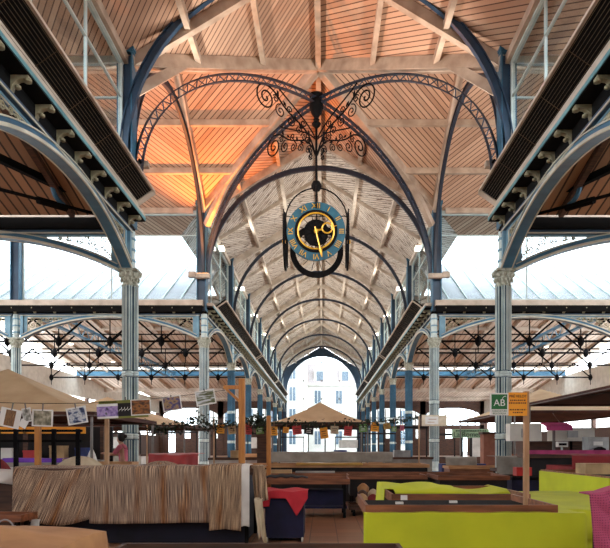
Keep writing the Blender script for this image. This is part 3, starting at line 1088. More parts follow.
for ix in range(-1, 2):
    for iz in range(4):
        z = 6.2 + iz * 2.9
        if iz == 3 and ix: continue
        f = MB(); f.tube([(ix * 2.85, -.08, z), (ix * 2.85, .02, z)], .16, 8); f.build('glass_fixing', M['pole'], t)

for sd in (-1, 1):
    b = MB()
    x0, x1 = sorted((sd * 6.3, sd * 26))
    b.box(x0, x1, YE, YE + .3, 7.6, 9.4)
    b.box(x0, x1, YE, YE + .3, 4.2, 4.9)
    for k in range(3):
        x = sd * (6.6 + k * 9.6)
        b.box(x - .45, x + .45, YE, YE + .3, 0, 9.4)
    for k in range(2):
        xa = sd * (6.6 + k * 9.6); xb = sd * (6.6 + (k + 1) * 9.6)
        xl, xr = sorted((xa, xb))
        N_ = 16
        for j in range(N_):
            u0 = j / N_; u1 = (j + 1) / N_
            za = 5.9 + 1.75 * math.sqrt(max(0, 1 - (2 * u0 - 1) ** 2)); zb = 5.9 + 1.75 * math.sqrt(max(0, 1 - (2 * u1 - 1) ** 2))
            b.prism([(xl + (xr - xl) * u0, YE, 7.65), (xl + (xr - xl) * u1, YE, 7.65), (xl + (xr - xl) * u1, YE, zb), (xl + (xr - xl) * u0, YE, za)], (0, .3, 0))
    struct(b.build('wall_back_%s' % ('left' if sd < 0 else 'right'), M['wooddark']))
    for k in range(2):
        wn[0] += 1
        xl, xr = sorted((sd * (6.6 + k * 9.6), sd * (6.6 + (k + 1) * 9.6)))
        t = struct(link('window_%d' % wn[0], None)); t.location = (xl, YE + .15, 0)
        MB().box(.4, xr - xl - .4, -.01, .01, .1, 7.6).build('pane', M['skyglass'], t)
        f = MB()
        for j in range(1, 8):
            x = (xr - xl) * j / 8
            f.box(x - .06, x + .06, -.06, .06, 0, 7.5)
        f.box(.4, xr - xl - .4, -.06, .06, 2.6, 2.75).box(.4, xr - xl - .4, -.06, .06, 6.0, 6.1)
        for j in range(8):
            if j % 4 != 1:
                f.box((xr - xl) * j / 8 + .06, (xr - xl) * (j + 1) / 8 - .06, -.04, .04, 0, 2.6 if j % 2 else 4.2)
        f.build('window_frame', M['wooddark'], t)
    # outer side wall with a glazed band
    b = MB(); x = sd * 26
    b.box(min(x, x + sd * .3), max(x, x + sd * .3), -18, YE, 0, 3.2)
    for k in range(13):
        y = -17.9 + k * 9.4
        b.box(min(x, x + sd * .3), max(x, x + sd * .3), y, y + .5, 3.2, 6.8)
    wl = struct(b.build('wall_%s' % ('left' if sd < 0 else 'right'), M['wooddark']))
    MB().box(min(x, x + sd * .3), max(x, x + sd * .3), -18, YE, 6.8, 9).build('upper_wall', M['plaster'], wl)


b = MB(); b.box(-26, 26, -18.3, -18, 0, 9).box(-7, 7, -18.3, -18, 9, 13)
struct(b.build('wall_front', M['plaster']))


def house(label, x0, x1, y, zc_, zr, nwin, floors, dormers):
    t = thing('town_house', label, 'building', ((x0 + x1) / 2, y, -.05))
    w = (x1 - x0) / 2
    MB().box(-w, w, 0, 9, 0, zc_).build('wall', M['stone'], t)
    c = MB(); c.box(-w - .3, w + .3, -.4, 0, zc_ - .5, zc_).box(-w, w, -.15, 0, zc_ * .52, zc_ * .52 + .3); c.build('cornice', M['stone'], t)
    r = MB(); r.prism([(-w, 0, zc_), (-w, 2.2, zr), (-w, 7, zr), (-w, 9, zc_)], (2 * w, 0, 0)); r.build('roof', M['slate'], t)
    for f in range(floors):
        for k in range(nwin):
            x = -w + 2 * w * (k + .5) / nwin
            z = 2 + f * (zc_ - 2) / floors
            a = MB(); a.box(x - .9, x + .9, -.12, 0, z - .2, z + 3.1); o = a.build('window', M['stone'], t)
            MB().box(x - .65, x - .06, -.16, -.12, z, z + 2.8).box(x + .06, x + .65, -.16, -.12, z, z + 2.8).build('pane', M['facadeglass'], o)
    for k in range(dormers):
        x = -w + 2 * w * (k + .5) / dormers
        a = MB(); a.box(x - 1.3, x + 1.3, .3, 2.4, zc_ + .2, zc_ + 3); o = a.build('dormer', M['stone'], t)
        MB().box(x - .7, x + .7, .25, .3, zc_ + .6, zc_ + 2.6).build('pane', M['facadeglass'], o)


house('pale street house with slate roof and dormers seen through the end arch', -3.2, 24, 128, 15, 19.5, 6, 3, 5)
house('tall pale house at left behind the end arch, with string courses', -26, -3.9, 124, 20, 24, 5, 4, 4)


# ------------------------------------------------------------------ iron trusses in the corner halls
def truss(label, sd, y, zt, x0=6.6, x1=25.6):
    t = thing('roof_truss', label, 'truss', (sd * x0, y, zt))
    L = x1 - x0
    for (z, r) in ((0, .07), (1.35, .05)):
        MB().tube([(0, 0, z), (sd * L, 0, z)], r, 6).build('tie_rod', M['black'], t)
    k = 6
    for i in range(k):
        a = L * i / k; c = L * (i + 1) / k; mid = (a + c) / 2
        MB().tube([(sd * a, 0, 0), (sd * mid, 0, 1.35)], .06, 6).build('strut', M['black'], t)
        MB().tube([(sd * mid, 0, 1.35), (sd * c, 0, 0)], .06, 6).build('strut', M['black'], t)
        h = MB(); h.tube([(sd * c, 0, -.7), (sd * c, 0, 1.35)], .035, 6).lathe([(.02, -.35), (.16, -.2), (.22, 0), (.14, .2), (.02, .35)], 8, (sd * c, 0, 0))
        h.build('hanger', M['black'], t)


for sd, nm in ((-1, 'left'), (1, 'right')):
    for i, (y, z) in enumerate(((37, 7.9), (43.5, 8.2), (50, 8.2), (57, 8.0))):
        truss('black iron tie truss in %s side hall, %s from the cross arm' % (nm, ORD[i]), sd, y, z)
    for i, xg in enumerate((15.6,)):
        g = thing('lattice_girder', 'blue lattice girder running away under the %s side hall ceiling' % nm, 'girder', (sd * xg, 34, 8.5))
        MB().box(-.12, .12, 0, 30, 0, .12).box(-.12, .12, 0, 30, .7, .82).build('chord', M['blue'], g)
        z = MB()
        for k in range(40):
            z.bar((0, k * .75, .06 if k % 2 else .76), (0, (k + 1) * .75, .76 if k % 2 else .06), .05, .05)
        z.build('lattice', M['paleblue'], g)
    # knee braces and dark strut visible in the near side halls
    kb = thing('knee_brace', 'dark tie rods with blue brace behind the near %s arch' % nm, 'brace', (sd * 8, 17, 7.2))
    base = Vector((sd * 8, 17, 7.2))

    def kp(px, py, Y):
        q = at(px, py, Y)
        return Vector((-sd * q.x if sd > 0 else q.x, q.y, q.z)) - base
    MB().tube([kp(-60, 174, 14.5), kp(104, 216, 18.9)], .05, 8).tube([kp(38, 200, 17.1), kp(66, 208, 17.9)], .11, 8).build('tie', M['black'], kb)
    MB().bar(kp(-60, 130, 14.5), kp(96, 204, 18.9), .16, .2).build('rail', M['black'], kb)
    MB().tube(bez(kp(52, 181, 17.4), kp(52, 192, 17.4), kp(56, 200, 17.5), kp(64, 205, 17.7)), .07, 8).build('curved_brace', M['blue'], kb)

k = 0
for (px, py, Y) in ((41, 330, 36), (71, 343, 42), (93, 352, 48), (113, 361, 54)):
    p = at(px, py, Y)
    t = thing('spot_lamp', 'small lit spot lamp hanging in left side hall, %s from the left edge' % ORD[k], 'lamp', p); k += 1
    MB().lathe([(.1, -.12), (.16, -.1), (.16, -.04), (.02, .0)], 12).build('bulb', M['lampon'], t)
    MB().lathe([(.18, -.04), (.1, .12), (.03, .2)], 12).build('housing', M['lampbody'], t)
    MB().tube([(0, 0, .2), (0, 0, 1.6)], .015, 5).build('cord', M['black'], t)
p = at(547, 346, 44)
t = thing('spot_lamp', 'small lit spot lamp hanging in right side hall', 'lamp', p)
MB().lathe([(.1, -.12), (.16, -.1), (.16, -.04), (.02, .0)], 12).build('bulb', M['lampon'], t)
MB().lathe([(.18, -.04), (.1, .12), (.03, .2)], 12).build('housing', M['lampbody'], t)
MB().tube([(0, 0, .2), (0, 0, 1.6)], .015, 5).build('cord', M['black'], t)


# ------------------------------------------------------------------ lamps
def light(kind, name, loc, energy, color, size=.2, spot=None, target=None):
    ld = bpy.data.lights.new(name, kind); ld.energy = energy; ld.color = color
    if kind != 'SUN':
        ld.shadow_soft_size = size
    if spot: ld.spot_size = spot; ld.spot_blend = .6
    o = bpy.data.objects.new(name, ld); COL.objects.link(o); o.location = loc
    if target is not None:
        o.rotation_euler = (Vector(target) - Vector(loc)).to_track_quat('-Z', 'Y').to_euler()
    return o


for sd, nm, lit in ((-1, 'left', 1), (1, 'right', 0)):
    t = thing('floodlight', ('lit orange floodlight on the far left crossing post' if lit else 'unlit pale floodlight on the far right crossing post'), 'lamp', (sd * 5.95, YF - .55, 10.05))
    MB().box(-.35, .35, -.14, .14, -.02, .2).build('housing', M['lampbody'], t)
    MB().box(-.3, .3, -.11, .11, .2, .215).build('lamp_glass', M['lampwarm'] if lit else M['steel'], t)
    MB().box(sd * .55 - .18, sd * .55 + .18, -.12, .12, .02, .3).build('side_lamp', M['lampbody'], t)
    MB().box(-.05, .05, .1, .3, 0, .12).box(min(0, sd * .5), max(0, sd * .5), -.04, .04, .05, .1).build('mounting', M['black'], t)
for sd, nm in ((-1, 'left'), (1, 'right')):  # made-up fill lamps, added to brighten the crossing roof
    t = thing('floodlight', 'added fill floodlight behind the near %s crossing post, aimed up at the boards' % nm, 'lamp', (sd * 5.75, YN + .5, 10.6))
    MB().box(-.2, .2, -.12, .12, 0, .18).build('housing', M['lampbody'], t)
    MB().box(-.17, .17, -.1, .1, .18, .19).build('lamp_glass', M['lampon'], t)
    MB().box(min(0, sd * .35), max(0, sd * .35), -.03, .03, .05, .1).box(-.03, .03, -.4, 0, .05, .1).build('mounting', M['black'], t)
    light('SPOT', 'added crossing fill', (sd * 5.6, YN + .5, 10.9), 1300, (1, .9, .8), .25, math.radians(150), (sd * 1.0, YC + 1, 17))
light('SPOT', 'orange flood', (-5.95, YF - .75, 10.35), 3000, (1, .28, .05), .15, math.radians(110), (-4.6, 26.2, 17))

for sd, nm in ((-1, 'left'), (1, 'right')):
    for i in range(5):
        y = NY[i] + BAY * .55
        t = thing('eave_lamp', 'small lit lamp under %s nave eave, %s bay beyond the clock' % (nm, ORD[i]), 'lamp', (sd * 5.95, y, 13.5))
        MB().box(-.12, .12, -.22, .22, 0, .1).build('housing', M['lampbody'], t)
        MB().box(-.15, .15, -.25, .25, -.16, 0).build('diffuser', M['lampon'], t)
        MB().tube([(0, 0, .08), (0, 0, .28)], .02, 6).build('stem', M['black'], t)
        light('SPOT', 'eave light', (sd * 5.7, y, 13.3), 1100, (1, .94, .86), .25, math.radians(120), (-sd * 6, y, 13.0))


# ------------------------------------------------------------------ stalls and cloths
def stall(name, label, x0, x1, y0, y1, z, cat='market stall', rim=.06, m='wood', legs='black', shelf=None, skirt=None, skz=(.05, .8), inset=.05, tray=True, back=True):
    t = thing(name, label, cat, ((x0 + x1) / 2, (y0 + y1) / 2, 0))
    w, d_ = (x1 - x0) / 2, (y1 - y0) / 2
    MB().box(-w + .02, w - .02, -d_ + .02, d_ - .02, z - rim - .03, z - rim).build('counter_board', M['black'] if tray else M[m], t)
    r = MB()
    r.box(-w, w, -d_, -d_ + .025, z - rim - .03, z)
    if back:
        r.box(-w, w, d_ - .025, d_, z - rim - .03, z)
    r.box(-w, -w + .025, -d_ + .025, d_ - .025, z - rim - .03, z).box(w - .025, w, -d_ + .025, d_ - .025, z - rim - .03, z)
    r.build('rim', M[m], t)
    for sx in (-1, 1):
        for sy in (-1, 1):
            x = sx * (w - .1); y = sy * (d_ - .1)
            MB().box(x - .025, x + .025, y - .025, y + .025, 0, z - rim - .03).build('leg', M[legs], t)
    if shelf:
        MB().box(-w + .05, w - .05, -d_ + .08, d_ - .08, shelf[0], shelf[0] + .04).build('shelf', M[shelf[1]], t)
    if skirt:
        b = MB()
        b.box(-w + inset, w - inset, -d_ + inset, -d_ + inset + .015, skz[0], skz[1])
        b.box(-w + inset, -w + inset + .015, -d_ + inset, d_ - inset, skz[0], skz[1])
        b.box(w - inset - .015, w - inset, -d_ + inset, d_ - inset, skz[0], skz[1])
        b.box(-w + inset, w - inset, d_ - inset - .015, d_ - inset, skz[0], skz[1])
        b.build('skirt', M[skirt], t)
    return t


def drape(name, label, cat, x0, x1, yfront, z1, z0, m, back=.5, amp=.02, wav=7, sag=0, hem=0.0, seed=0, slope=0, solid=.008, lbl=True, nu=60, parent=None, tilt=0):
    """cloth lying back over a counter from its front edge and hanging down before it"""
    rr = random.Random(seed)
    ph = [rr.uniform(0, 6.28) for _ in range(4)]
    L = z1 - z0
    tot = back + L

    def fn(u, v):
        x = x0 + (x1 - x0) * u
        s = v * tot
        f = math.sin(u * wav * (x1 - x0) + ph[0]) * .6 + math.sin(u * wav * 2.3 * (x1 - x0) + ph[1]) * .4
        sg = -sag * math.sin(PI * u)
        if s < back:
            y = yfront + (back - s)
            z = z1 + .012 + sg * (s / back) + .006 * f + tilt * (u - .5)
            p = (x, y, z)
        else:
            k = (s - back) / L
            y = yfront - .035 - amp * k * (1 + f) - (.0 if k > 0 else 0)
            z = z1 + .012 + sg - (s - back) * (1 + hem * math.sin(u * 5 + ph[2])) + tilt * (u - .5)
            p = (x + slope * k, y, z)
        return p, (u * (x1 - x0), s)
    b = MB(); b.grid(fn, nu, 26)
    o = b.build(name, M[m], parent, 60, solid)
    if parent is None:
        tag(o, label, cat)
    return o


# 1 left stall with slub cloths
stall('market_stall', 'long dark stall at left under the striped brown cloths', -4.1, -.78, 8.4, 9.7, 1.08, m='wooddark', skirt='navydark', skz=(.02, 1.0), inset=.12)
drape('striped_cloth', 'brown slub cloth with slanting stripes, leftmost of three draped over long stall', 'cloth', -4.12, -3.02, 8.4, 1.09, .36, 'slubA', .6, .03, 5, .05, .05, 1)
drape('striped_cloth', 'wide brown upright-striped cloth in the middle of long left stall', 'cloth', -3.04, -1.35, 8.385, 1.10, .31, 'slubB', .6, .025, 8, .0, .01, 2)
drape('striped_cloth', 'brown striped cloth with longest drop at right end of long left stall', 'cloth', -1.37, -.93, 8.36, 1.12, .22, 'slubC', .6, .035, 16, 0, .01, 3)
drape('cloth_strip', 'narrow pale lining strip hanging at right end of brown striped cloths', 'cloth', -.93, -.82, 8.36, 1.12, .27, 'white', .4, .02, 14, 0, .01, 4, nu=10)
o = drape('draped_cloth', 'brown folded cloth hanging over right corner of long left stall', 'cloth', -.81, -.62, 8.5, 1.1, .62, 'slubC', .35, .08, 40, 0, .02, 5, slope=.05, nu=24)
o = drape('hanging_rag', 'pale limp cloth trailing down beside navy crate', 'cloth', -.75, -.64, 8.30, .66, .1, 'beige', .12, .07, 55, .02, .12, 6, slope=.07, nu=30)
o = drape('hanging_rag', 'small white rag under the hem of left striped cloth', 'cloth', -3.83, -3.72, 8.33, .36, .24, 'white', .05, .03, 20, 0, .1, 8, nu=8)

# bench and bag at far left
stall('wooden_bench', 'orange wooden bench low at left edge below the striped cloth', -5.6, -3.7, 7.75, 8.2, .5, 'bench', m='wood', tray=False)
b = MB()
b.grid(lambda u, v: ((-4.9 + 1.1 * u + .04 * math.sin(9 * v), 9.0 + .6 * v, 1.0 + .16 * math.sin(PI * u) ** .5 * math.sin(PI * min(1, v + .2)) + .02 * math.sin(20 * u + 5 * v)), (u, v)), 24, 12)
stall('market_stall', 'dark wooden stall at left edge under the grey bundled sheet', -5.6, -4.2, 8.7, 9.8, .97, m='wooddark', skirt='wooddark', skz=(.02, .9))
b2 = drape('bundled_sheet', 'grey bundled sheet on the stall at left edge', 'cloth', -5.3, -4.22, 8.68, 1.0, .82, 'white', .7, .05, 6, -.06, .03, 9)

# 2 foreground covered table, bottom left
t = thing('covered_table', 'low table under tan cloth in bottom left corner, nearest the viewer', 'table', (-2.12, 3.85, 0))
for sx in (-.7, .7):
    for sy in (-.35, .35):
        MB().box(sx - .02, sx + .02, sy - .02, sy + .02, 0, .74).build('leg', M['black'], t)
b = MB()


def tabletop(u, v):
    x = -.95 + 1.75 * u; y = -.55 + 1.1 * v
    ridge = max(0, 1 - abs(u - .62) / .5) * .12 * (1 - abs(v - .55))
    z = .74 + ridge + .006 * math.sin(14 * u + 9 * v)
    if v < .08: z = .5; y = -.5
    if u > .97: z = .55
    if u < .03: z = .6
    return (x, y, z), (x, y)


b.grid(tabletop, 48, 24); b.build('cloth_cover', M['tan'], t, 35, .01)
for i, (px, py, Y, r) in enumerate(((4, 531, 4.4, .07), (12, 538, 4.2, .06))):
    p = at(px, py, Y)
    o = MB().tube([Vector((r * math.cos(a), .01 * a, r * math.sin(a))) for a in [PI * .1 + k * PI / 9 for k in range(7)]], .006, 6).build('wire_hook', M['steel'])
    o.location = (p.x, p.y, .775 if i == 0 else .765)
    tag(o, 'thin white wire hook on the tan covered table, %s one' % ('left' if i == 0 else 'right'), 'hook')

# 3 foreground dark counter, bottom edge
stall('wooden_counter', 'dark wooden counter edge along the bottom, centre of the picture', -1.0, .66, 3.05, 3.62, .8, 'counter', m='wooddark', legs='black')

# 4 lime stall in front
stall('market_stall', 'front stall with lime cloth skirt and shallow wooden tray', .54, 2.08, 4.8, 5.95, .915, m='wood', skirt=None, back=False)
drape('lime_cloth', 'bright lime cloth hanging down the front of nearest right stall', 'cloth', .52, 2.28, 4.77, .845, .05, 'lime', .03, .03, 9, 0, 0, 11)
t = thing('side_platform', 'lime covered side platform at right of the front tray', 'platform', (2.2, 5.35, 0))
MB().box(-.1, .12, -.5, .6, .77, .84).build('lime_top', M['lime'], t)
for sy in (-.45, .55):
    MB().box(-.02, .02, sy - .02, sy + .02, 0, .77).build('leg', M['black'], t)
for i, (x, y) in enumerate(((.9, 5.5), (1.42, 5.62))):
    o = MB().box(-.035, .035, -.02, .02, 0, .02).build('price_tag', M['paper']); o.location = (x, y, .857)
    tag(o, 'tiny white price tag lying in the front wooden tray, %s one' % ('left' if i == 0 else 'right'), 'tag')

# post with signs
t = thing('sign_post', 'slim pale wooden post standing in the front tray and carrying two signs', 'post', (2.045, 5.45, .855))
MB().box(-.022, .022, -.022, .022, 0, 1.03).build('stake', M['postpale'], t)
s = thing('organic_sign', 'square green AB sign with white border on the slim post', 'sign', (1.785, 5.40, 1.765))
MB().box(-.082, .082, -.006, .006, -.1, .1).build('board', M['paper'], s)
MB().box(-.07, .07, -.009, -.006, -.045, .088).build('green_field', M['abgreen'], s)
me = text_mesh('AB', .085, .002); me.materials.clear(); me.materials.append(M['paper'])
o = link('lettering', me, s); o.rotation_euler = (PI / 2, 0, 0); o.location = (0, -.011, .01)
lf = MB(); lf.tube(bez((.02, -.011, .04), (.03, -.011, .055), (.035, -.011, .075), (.06, -.011, .07), 8), [.003] * 9, 5); lf.build('leaf_mark', M['paper'], s)
for j, q in enumerate(('AGRICULTURE', 'BIOLOGIQUE')):
    me = text_mesh(q, .02, .001); me.materials.clear(); me.materials.append(M['abgreen'])
    o = link('caption', me, s); o.rotation_euler = (PI / 2, 0, 0); o.location = (0, -.008, -.062 - .022 * j)
s = thing('farm_sign', 'square orange sign with dark print beside the green sign', 'sign', (1.952, 5.40, 1.765))
MB().box(-.085, .085, -.006, .006, -.105, .105).build('board', M['orangecard'], s)
me = text_mesh('PRÉ VELOT', .032, .0015); me.materials.clear(); me.materials.append(M['ink'])
o = link('lettering', me, s); o.rotation_euler = (PI / 2, 0, 0); o.location = (0, -.008, .07)
ln = MB()
for z, w_ in ((.035, .07), (.01, .08), (-.05, .075), (-.075, .045)):
    k = -w_
    while k < w_:
        q = R.uniform(.008, .02); ln.box(k, min(k + q, w_), -.008, -.006, z - .006, z + .006); k += q + .006
ln.build('small_print', M['ink'], s)

# 5 second lime stall
stall('market_stall', 'second right stall with wooden tray, lime cloth over its back', .92, 2.38, 6.3, 7.7, .885, m='wood', skirt='dark', skz=(.05, .8), legs='white')
b = MB()


def limeback(u, v):
    x = .86 + 1.5 * u
    # draped over the back rail, left half piled up, right half sinking into the tray
    hh = .035 * max(0, 1 - max(0, u - .5) / .12) if u < .62 else 0
    y = 7.85 - .95 * v
    z = .885 + hh * math.sin(PI * min(1, v * .9 + .25)) + .012 * math.sin(18 * u + 7 * v)
    if u > .62: z = .885 - .045 * math.sin(PI * (u - .62) / .38)
    if v > .82 and u > .1: z = min(z, .9 - (v - .82) * .3)
    if u < .03: z = .62
    return (x, y, z), (x, y)


b.grid(limeback, 60, 20)
tag(b.build('lime_cloth', M['lime'], None, 60, .008), 'rumpled lime cloth thrown over back of second right stall', 'cloth')
o = MB().box(-.035, .035, -.004, .004, -.035, .035).build('price_card', M['paper']); o.location = (1.05, 6.297, .84)
tag(o, 'white price card on the tray front of second right stall', 'card')
stall('market_stall', 'low lime covered stall right of the clustered column foot', 2.46, 3.9, 6.5, 9.2, .69, m='lime', skirt='lime', skz=(.05, .65), inset=.0, tray=False)
drape('lime_cloth', 'lime cloth spread flat over low stall beside right column', 'cloth', 2.43, 3.92, 6.46, .70, .4, 'lime', 2.6, .02, 6, .02, 0, 15)

# 6 right lengthways stall (runs away from the viewer)
t = stall('market_stall', 'right stall with yellow lime band over navy skirt, running away', 4.08, 5.6, 8.1, 10.7, .98, m='wood', skirt='navy', skz=(.02, .9), inset=.12)
o = MB().box(4.055, 4.08, 8.1, 10.7, .56, .955).build('lime_cloth', M['lime'])
tag(o, 'flat lime band hanging on the side of right lengthways stall', 'cloth')
t = stall('market_stall', 'stall under red cloth at right edge behind the lengthways stall', 5.0, 7.4, 11.5, 12.9, 1.0, m='maroon', tray=False)
drape('red_cloth', 'dark red cloth draped over stall at right edge', 'cloth', 4.95, 7.45, 11.48, 1.22, .55, 'maroon', 1.2, .03, 7, .02, 0, 17)
o = MB().box(-.28, .28, -.2, .2, 0, .2).build('crate', M['cardboard']); o.location = (4.9, 10.3, .9)
tag(o, 'tan cardboard crate on the far end of right lengthways stall', 'crate')
o = MB().box(-6, 6, -.02, .02, -.03, .03)
b = MB(); b.sweep([(4.4, 13.2, 1.28), (6.0, 13.2, 1.25), (8.6, 13.2, 1.26)], .04, .12)
t = thing('magenta_trim', 'magenta edged counter across the back right', 'counter', (7.5, 15.3, 0))
MB().box(-2.1, 2.1, -.04, .0, 1.2, 1.3).build('edge', M['magenta'], t)
MB().box(-2.1, 2.1, 0, .8, 1.1, 1.22).build('counter_board', M['wooddark'], t)
MB().box(-2.0, 2.0, .1, .7, 0, 1.1).build('front', M['dark'], t)

# pink cloth at bottom right
t = thing('covered_chair', 'chair-like heap under pink dotted cloth in bottom right corner', 'covered chair', (2.37, 4.1, 0))
for sx in (-.3, .5):
    for sy in (-.12, .0):
        MB().box(sx - .02, sx + .02, sy - .02, sy + .02, 0, .95).build('leg', M['black'], t)
MB().box(-.33, .55, -.14, .02, .95, .99).build('seat_board', M['black'], t)
b = MB()


def pinkf(u, v):
    x = -.42 + 1.0 * u
    s_ = v * 1.2
    ztop = 1.07 + .06 * min(1, max(0, (u - .1) / .2))
    if s_ < .3:
        return (x, .0 - s_ * .5, ztop + .01 * math.sin(9 * u)), (x, s_)
    k = (s_ - .3) / .9
    arc = k * 1.15 - .35 * math.sin(PI * min(1, u * 1.25)) + .2 * u
    sw = math.sin(arc * 34) * .035 * math.sin(PI * min(1, max(0, u * 1.3))) * (1 - .35 * k) + .035 * math.sin(u * 26 + k * 2) * k
    return (x + .05 * k * (1 - u), -.16 - .1 * k + sw, ztop - (s_ - .3)), (x, s_)


b.grid(pinkf, 70, 90); b.build('cloth_cover', M['pink'], t, 70, .01)
o = MB().box(-.05, .05, -.05, .05, 0, .03).tube([(0, 0, -.62), (0, 0, 0)], .02, 6).build('stand', M['black']); o.location = (1.82, 4.25, .62)
tag(o, 'small black stand top left of the pink cloth', 'stand')

# 7 navy crate with red cloth
t = thing('covered_trolley', 'navy covered market trolley under a red cloth', 'trolley', (-.37, 9.05, 0))
MB().box(-.27, .29, -.35, .35, .06, .68).build('navy_cover', M['navy'], t)
MB().box(-.29, .31, -.37, .37, .68, .71).build('lid', M['wooddark'], t)
for sx in (-.25, .27):
    for sy in (-.33, .33):
        MB().tube([(sx, sy, .03), (sx, sy, .7)], .014, 6).build('corner_post', M['steel'], t)
        w_ = MB(); w_.tube([(sx - .015, sy, .04), (sx + .015, sy, .04)], .04, 10); w_.build('wheel', M['white'], t)
b = MB()


def redf(u, v):
    x = -.74 + .72 * u
    s = v * .95
    drop = .1 + .26 * max(0, 1 - abs(u - .78) / .22) + .12 * (u < .25)
    if s < .6:
        return (x, 9.3 - s * 1.03, .74 + .012 * math.sin(11 * u + 6 * v)), (x, s)
    k = (s - .6) / .35
    return (x, 8.67 - .02 * k - .012 * math.sin(17 * u) * k, .74 - drop * k), (x, s)


b.grid(redf, 44, 26)
tag(b.build('red_cloth', M['red'], None, 60, .008), 'red cloth with a pointed corner laid over navy trolley', 'cloth')

# 8 table in the middle
stall('wooden_table', 'wooden market table in mid floor with navy lower shelf', -1.25, .72, 11.6, 12.7, .76, 'table', rim=.07, m='wood', shelf=(.18, 'navy'), tray=False)
o = MB().box(-.85, .85, -.2, .2, 0, .3).build('storage_sack', M['navy']); o.location = (-.25, 12.2, .22)
tag(o, 'dark navy sack on the lower shelf of mid floor table', 'sack')
b = MB(); b.grid(lambda u, v: ((-1.1 + 1.0 * u, 11.75 + .5 * v, .78 + .05 * math.sin(PI * u) * math.sin(PI * v) + .01 * math.sin(30 * u)), (u, v)), 24, 8)
tag(b.build('folded_tarp', M['dark'], None, 60, .01), 'dark folded tarp lying on left half of mid floor table', 'tarp')
stall('wooden_table', 'narrow wooden table right behind the junk heap', .75, 2.5, 13.2, 14.2, .76, 'table', m='wood', skirt='dark', skz=(.3, .68))
t = stall('wooden_pallet', 'low wooden pallet under the junk heap on the floor', .72, 1.9, 11.9, 12.8, .22, 'pallet', m='wooddark', tray=False)
for i in range(9):
    r = R.uniform(.09, .15)
    x = 1.0 + .75 * (i % 4) / 3 + R.uniform(-.05, .05); y = 12.1 + .22 * (i // 4); z = .22 + .16 * (i // 4) * .6
    b = MB(); b.lathe([(.3 * r, 0), (r * 1.0, .3 * r), (r * 1.05, r), (r * .6, 1.5 * r), (r * .2, 1.75 * r)], 9)
    o = b.build('stuffed_bag', M[('cardboard', 'maroon', 'greencard', 'tan', 'wooddark', 'beige', 'redcard', 'cardboard', 'tan')[i]], None, 60)
    o.location = (x, y, z)
    tag(o, '%s stuffed bag in the junk heap beside mid floor table, %s' % (('pale brown', 'maroon', 'green', 'tan', 'dark brown', 'beige', 'red', 'light cardboard brown', 'sandy')[i], ('front left', 'front left of centre', 'front right of centre', 'front right', 'middle left', 'middle', 'middle right', 'back right', 'top')[i]), 'bag', 'bags in the junk heap')

# 9 rear wood stalls
stall('market_stall', 'long pale topped stall across the nave behind mid floor table', -2.6, 3.15, 16.6, 18.0, .9, m='woodpale', skirt='dark', skz=(.02, .8), tray=False)
stall('market_stall', 'long brown stall in front of the pale topped stall', -2.2, 4.6, 15.0, 16.0, .72, m='wood', skirt='dark', skz=(.02, .62))
drape('grey_sheet', 'grey sheet spread along the long pale topped stall', 'cloth', -1.3, 2.2, 17.2, 1.22, .93, 'greycloth', .7, .04, 4, .0, .0, 21)
drape('mustard_cloth', 'mustard cloth lying on front edge of long pale topped stall', 'cloth', -.55, 1.3, 16.62, .915, .86, 'mustard', .5, .01, 5, 0, 0, 22)
o = MB().box(-.5, .5, -.16, .16, 0, .04).build('tray', M['steel']); o.location = (.0, 15.4, .72)
tag(o, 'flat steel tray on the long brown stall', 'tray')
o = MB().box(-.4, .4, -.15, .15, 0, .14).build('box', M['cardboard']); o.location = (-1.0, 15.3, .66)
tag(o, 'pale flat box at left end of the long brown stall', 'box')
stall('market_stall', 'brown stall with raised end board beside far right column foot', 2.6, 4.1, 12.5, 13.9, .78, m='wood', skirt='dark', skz=(.02, .7))
stall('market_stall', 'wood counter right of far right column before grey tarp', 4.5, 7.2, 20.5, 21.6, .72, m='woodpale', skirt='wood', skz=(.3, .66), tray=False)

# grey tarps and boxes behind, right
t = stall('market_stall', 'stall hidden under grey tarp behind near right column', 4.9, 6.1, 16.0, 16.9, .8, m='wooddark')
drape('grey_tarp', 'grey tarp over stall behind the near right column', 'tarp', 4.8, 6.2, 15.97, 1.12, .55, 'greycloth', .9, .06, 5, .03, .03, 25)
o = stall('market_stall', 'stall with navy front between right column and lengthways stall', 4.6, 6.3, 13.95, 14.9, .7, m='dark', skirt='navy', skz=(.02, .66), inset=.0, tray=False)
o = MB().box(-.18, .18, -.14, .14, 0, .2).build('red_crate', M['redbox']); o.location = (4.95, 14.3, .7)
tag(o, 'bright red crate on the navy stall right of the sign post', 'crate')
o = MB().lathe([(.12, 0), (.17, .04), (.14, .12), (.05, .18)], 10).build('red_bag', M['redtarp'], None, 60); o.location = (5.6, 14.3, .7)
tag(o, 'small red bag on the navy stall, right of red crate', 'bag')
for i, (px, Y, c, wd) in enumerate(((455, 22.5, 'bluebox', .5), (467, 22.3, 'bluebox', .35), (478, 22.5, 'bluebox', .3))):
    p = at(px, 470, Y)
    o = MB().box(-wd, wd, -.3, .3, 0, .75).build('plastic_bin', M[c]); o.location = (p.x, Y + .3, 0)
    tag(o, 'blue plastic bin behind the wood counter, %s from the left' % ORD[i], 'bin', 'blue bins on the right')
drape('grey_tarp', 'brown grey tarp over blue bins right of far right column', 'tarp', 4.75, 5.9, 22.3, 1.0, .55, 'greycloth', .8, .08, 5, .03, .05, 26)
p = at(489, 447, 27)
t = thing('shop_pillar', 'square brown pillar left of near right column', 'pillar', (p.x, 27, 0))
MB().box(-.32, .32, -.3, .3, 0, 1.95).build('shaft', M['brick'], t)
MB().box(-.38, .38, -.36, .36, 1.95, 2.05).build('cap', M['wooddark'], t)

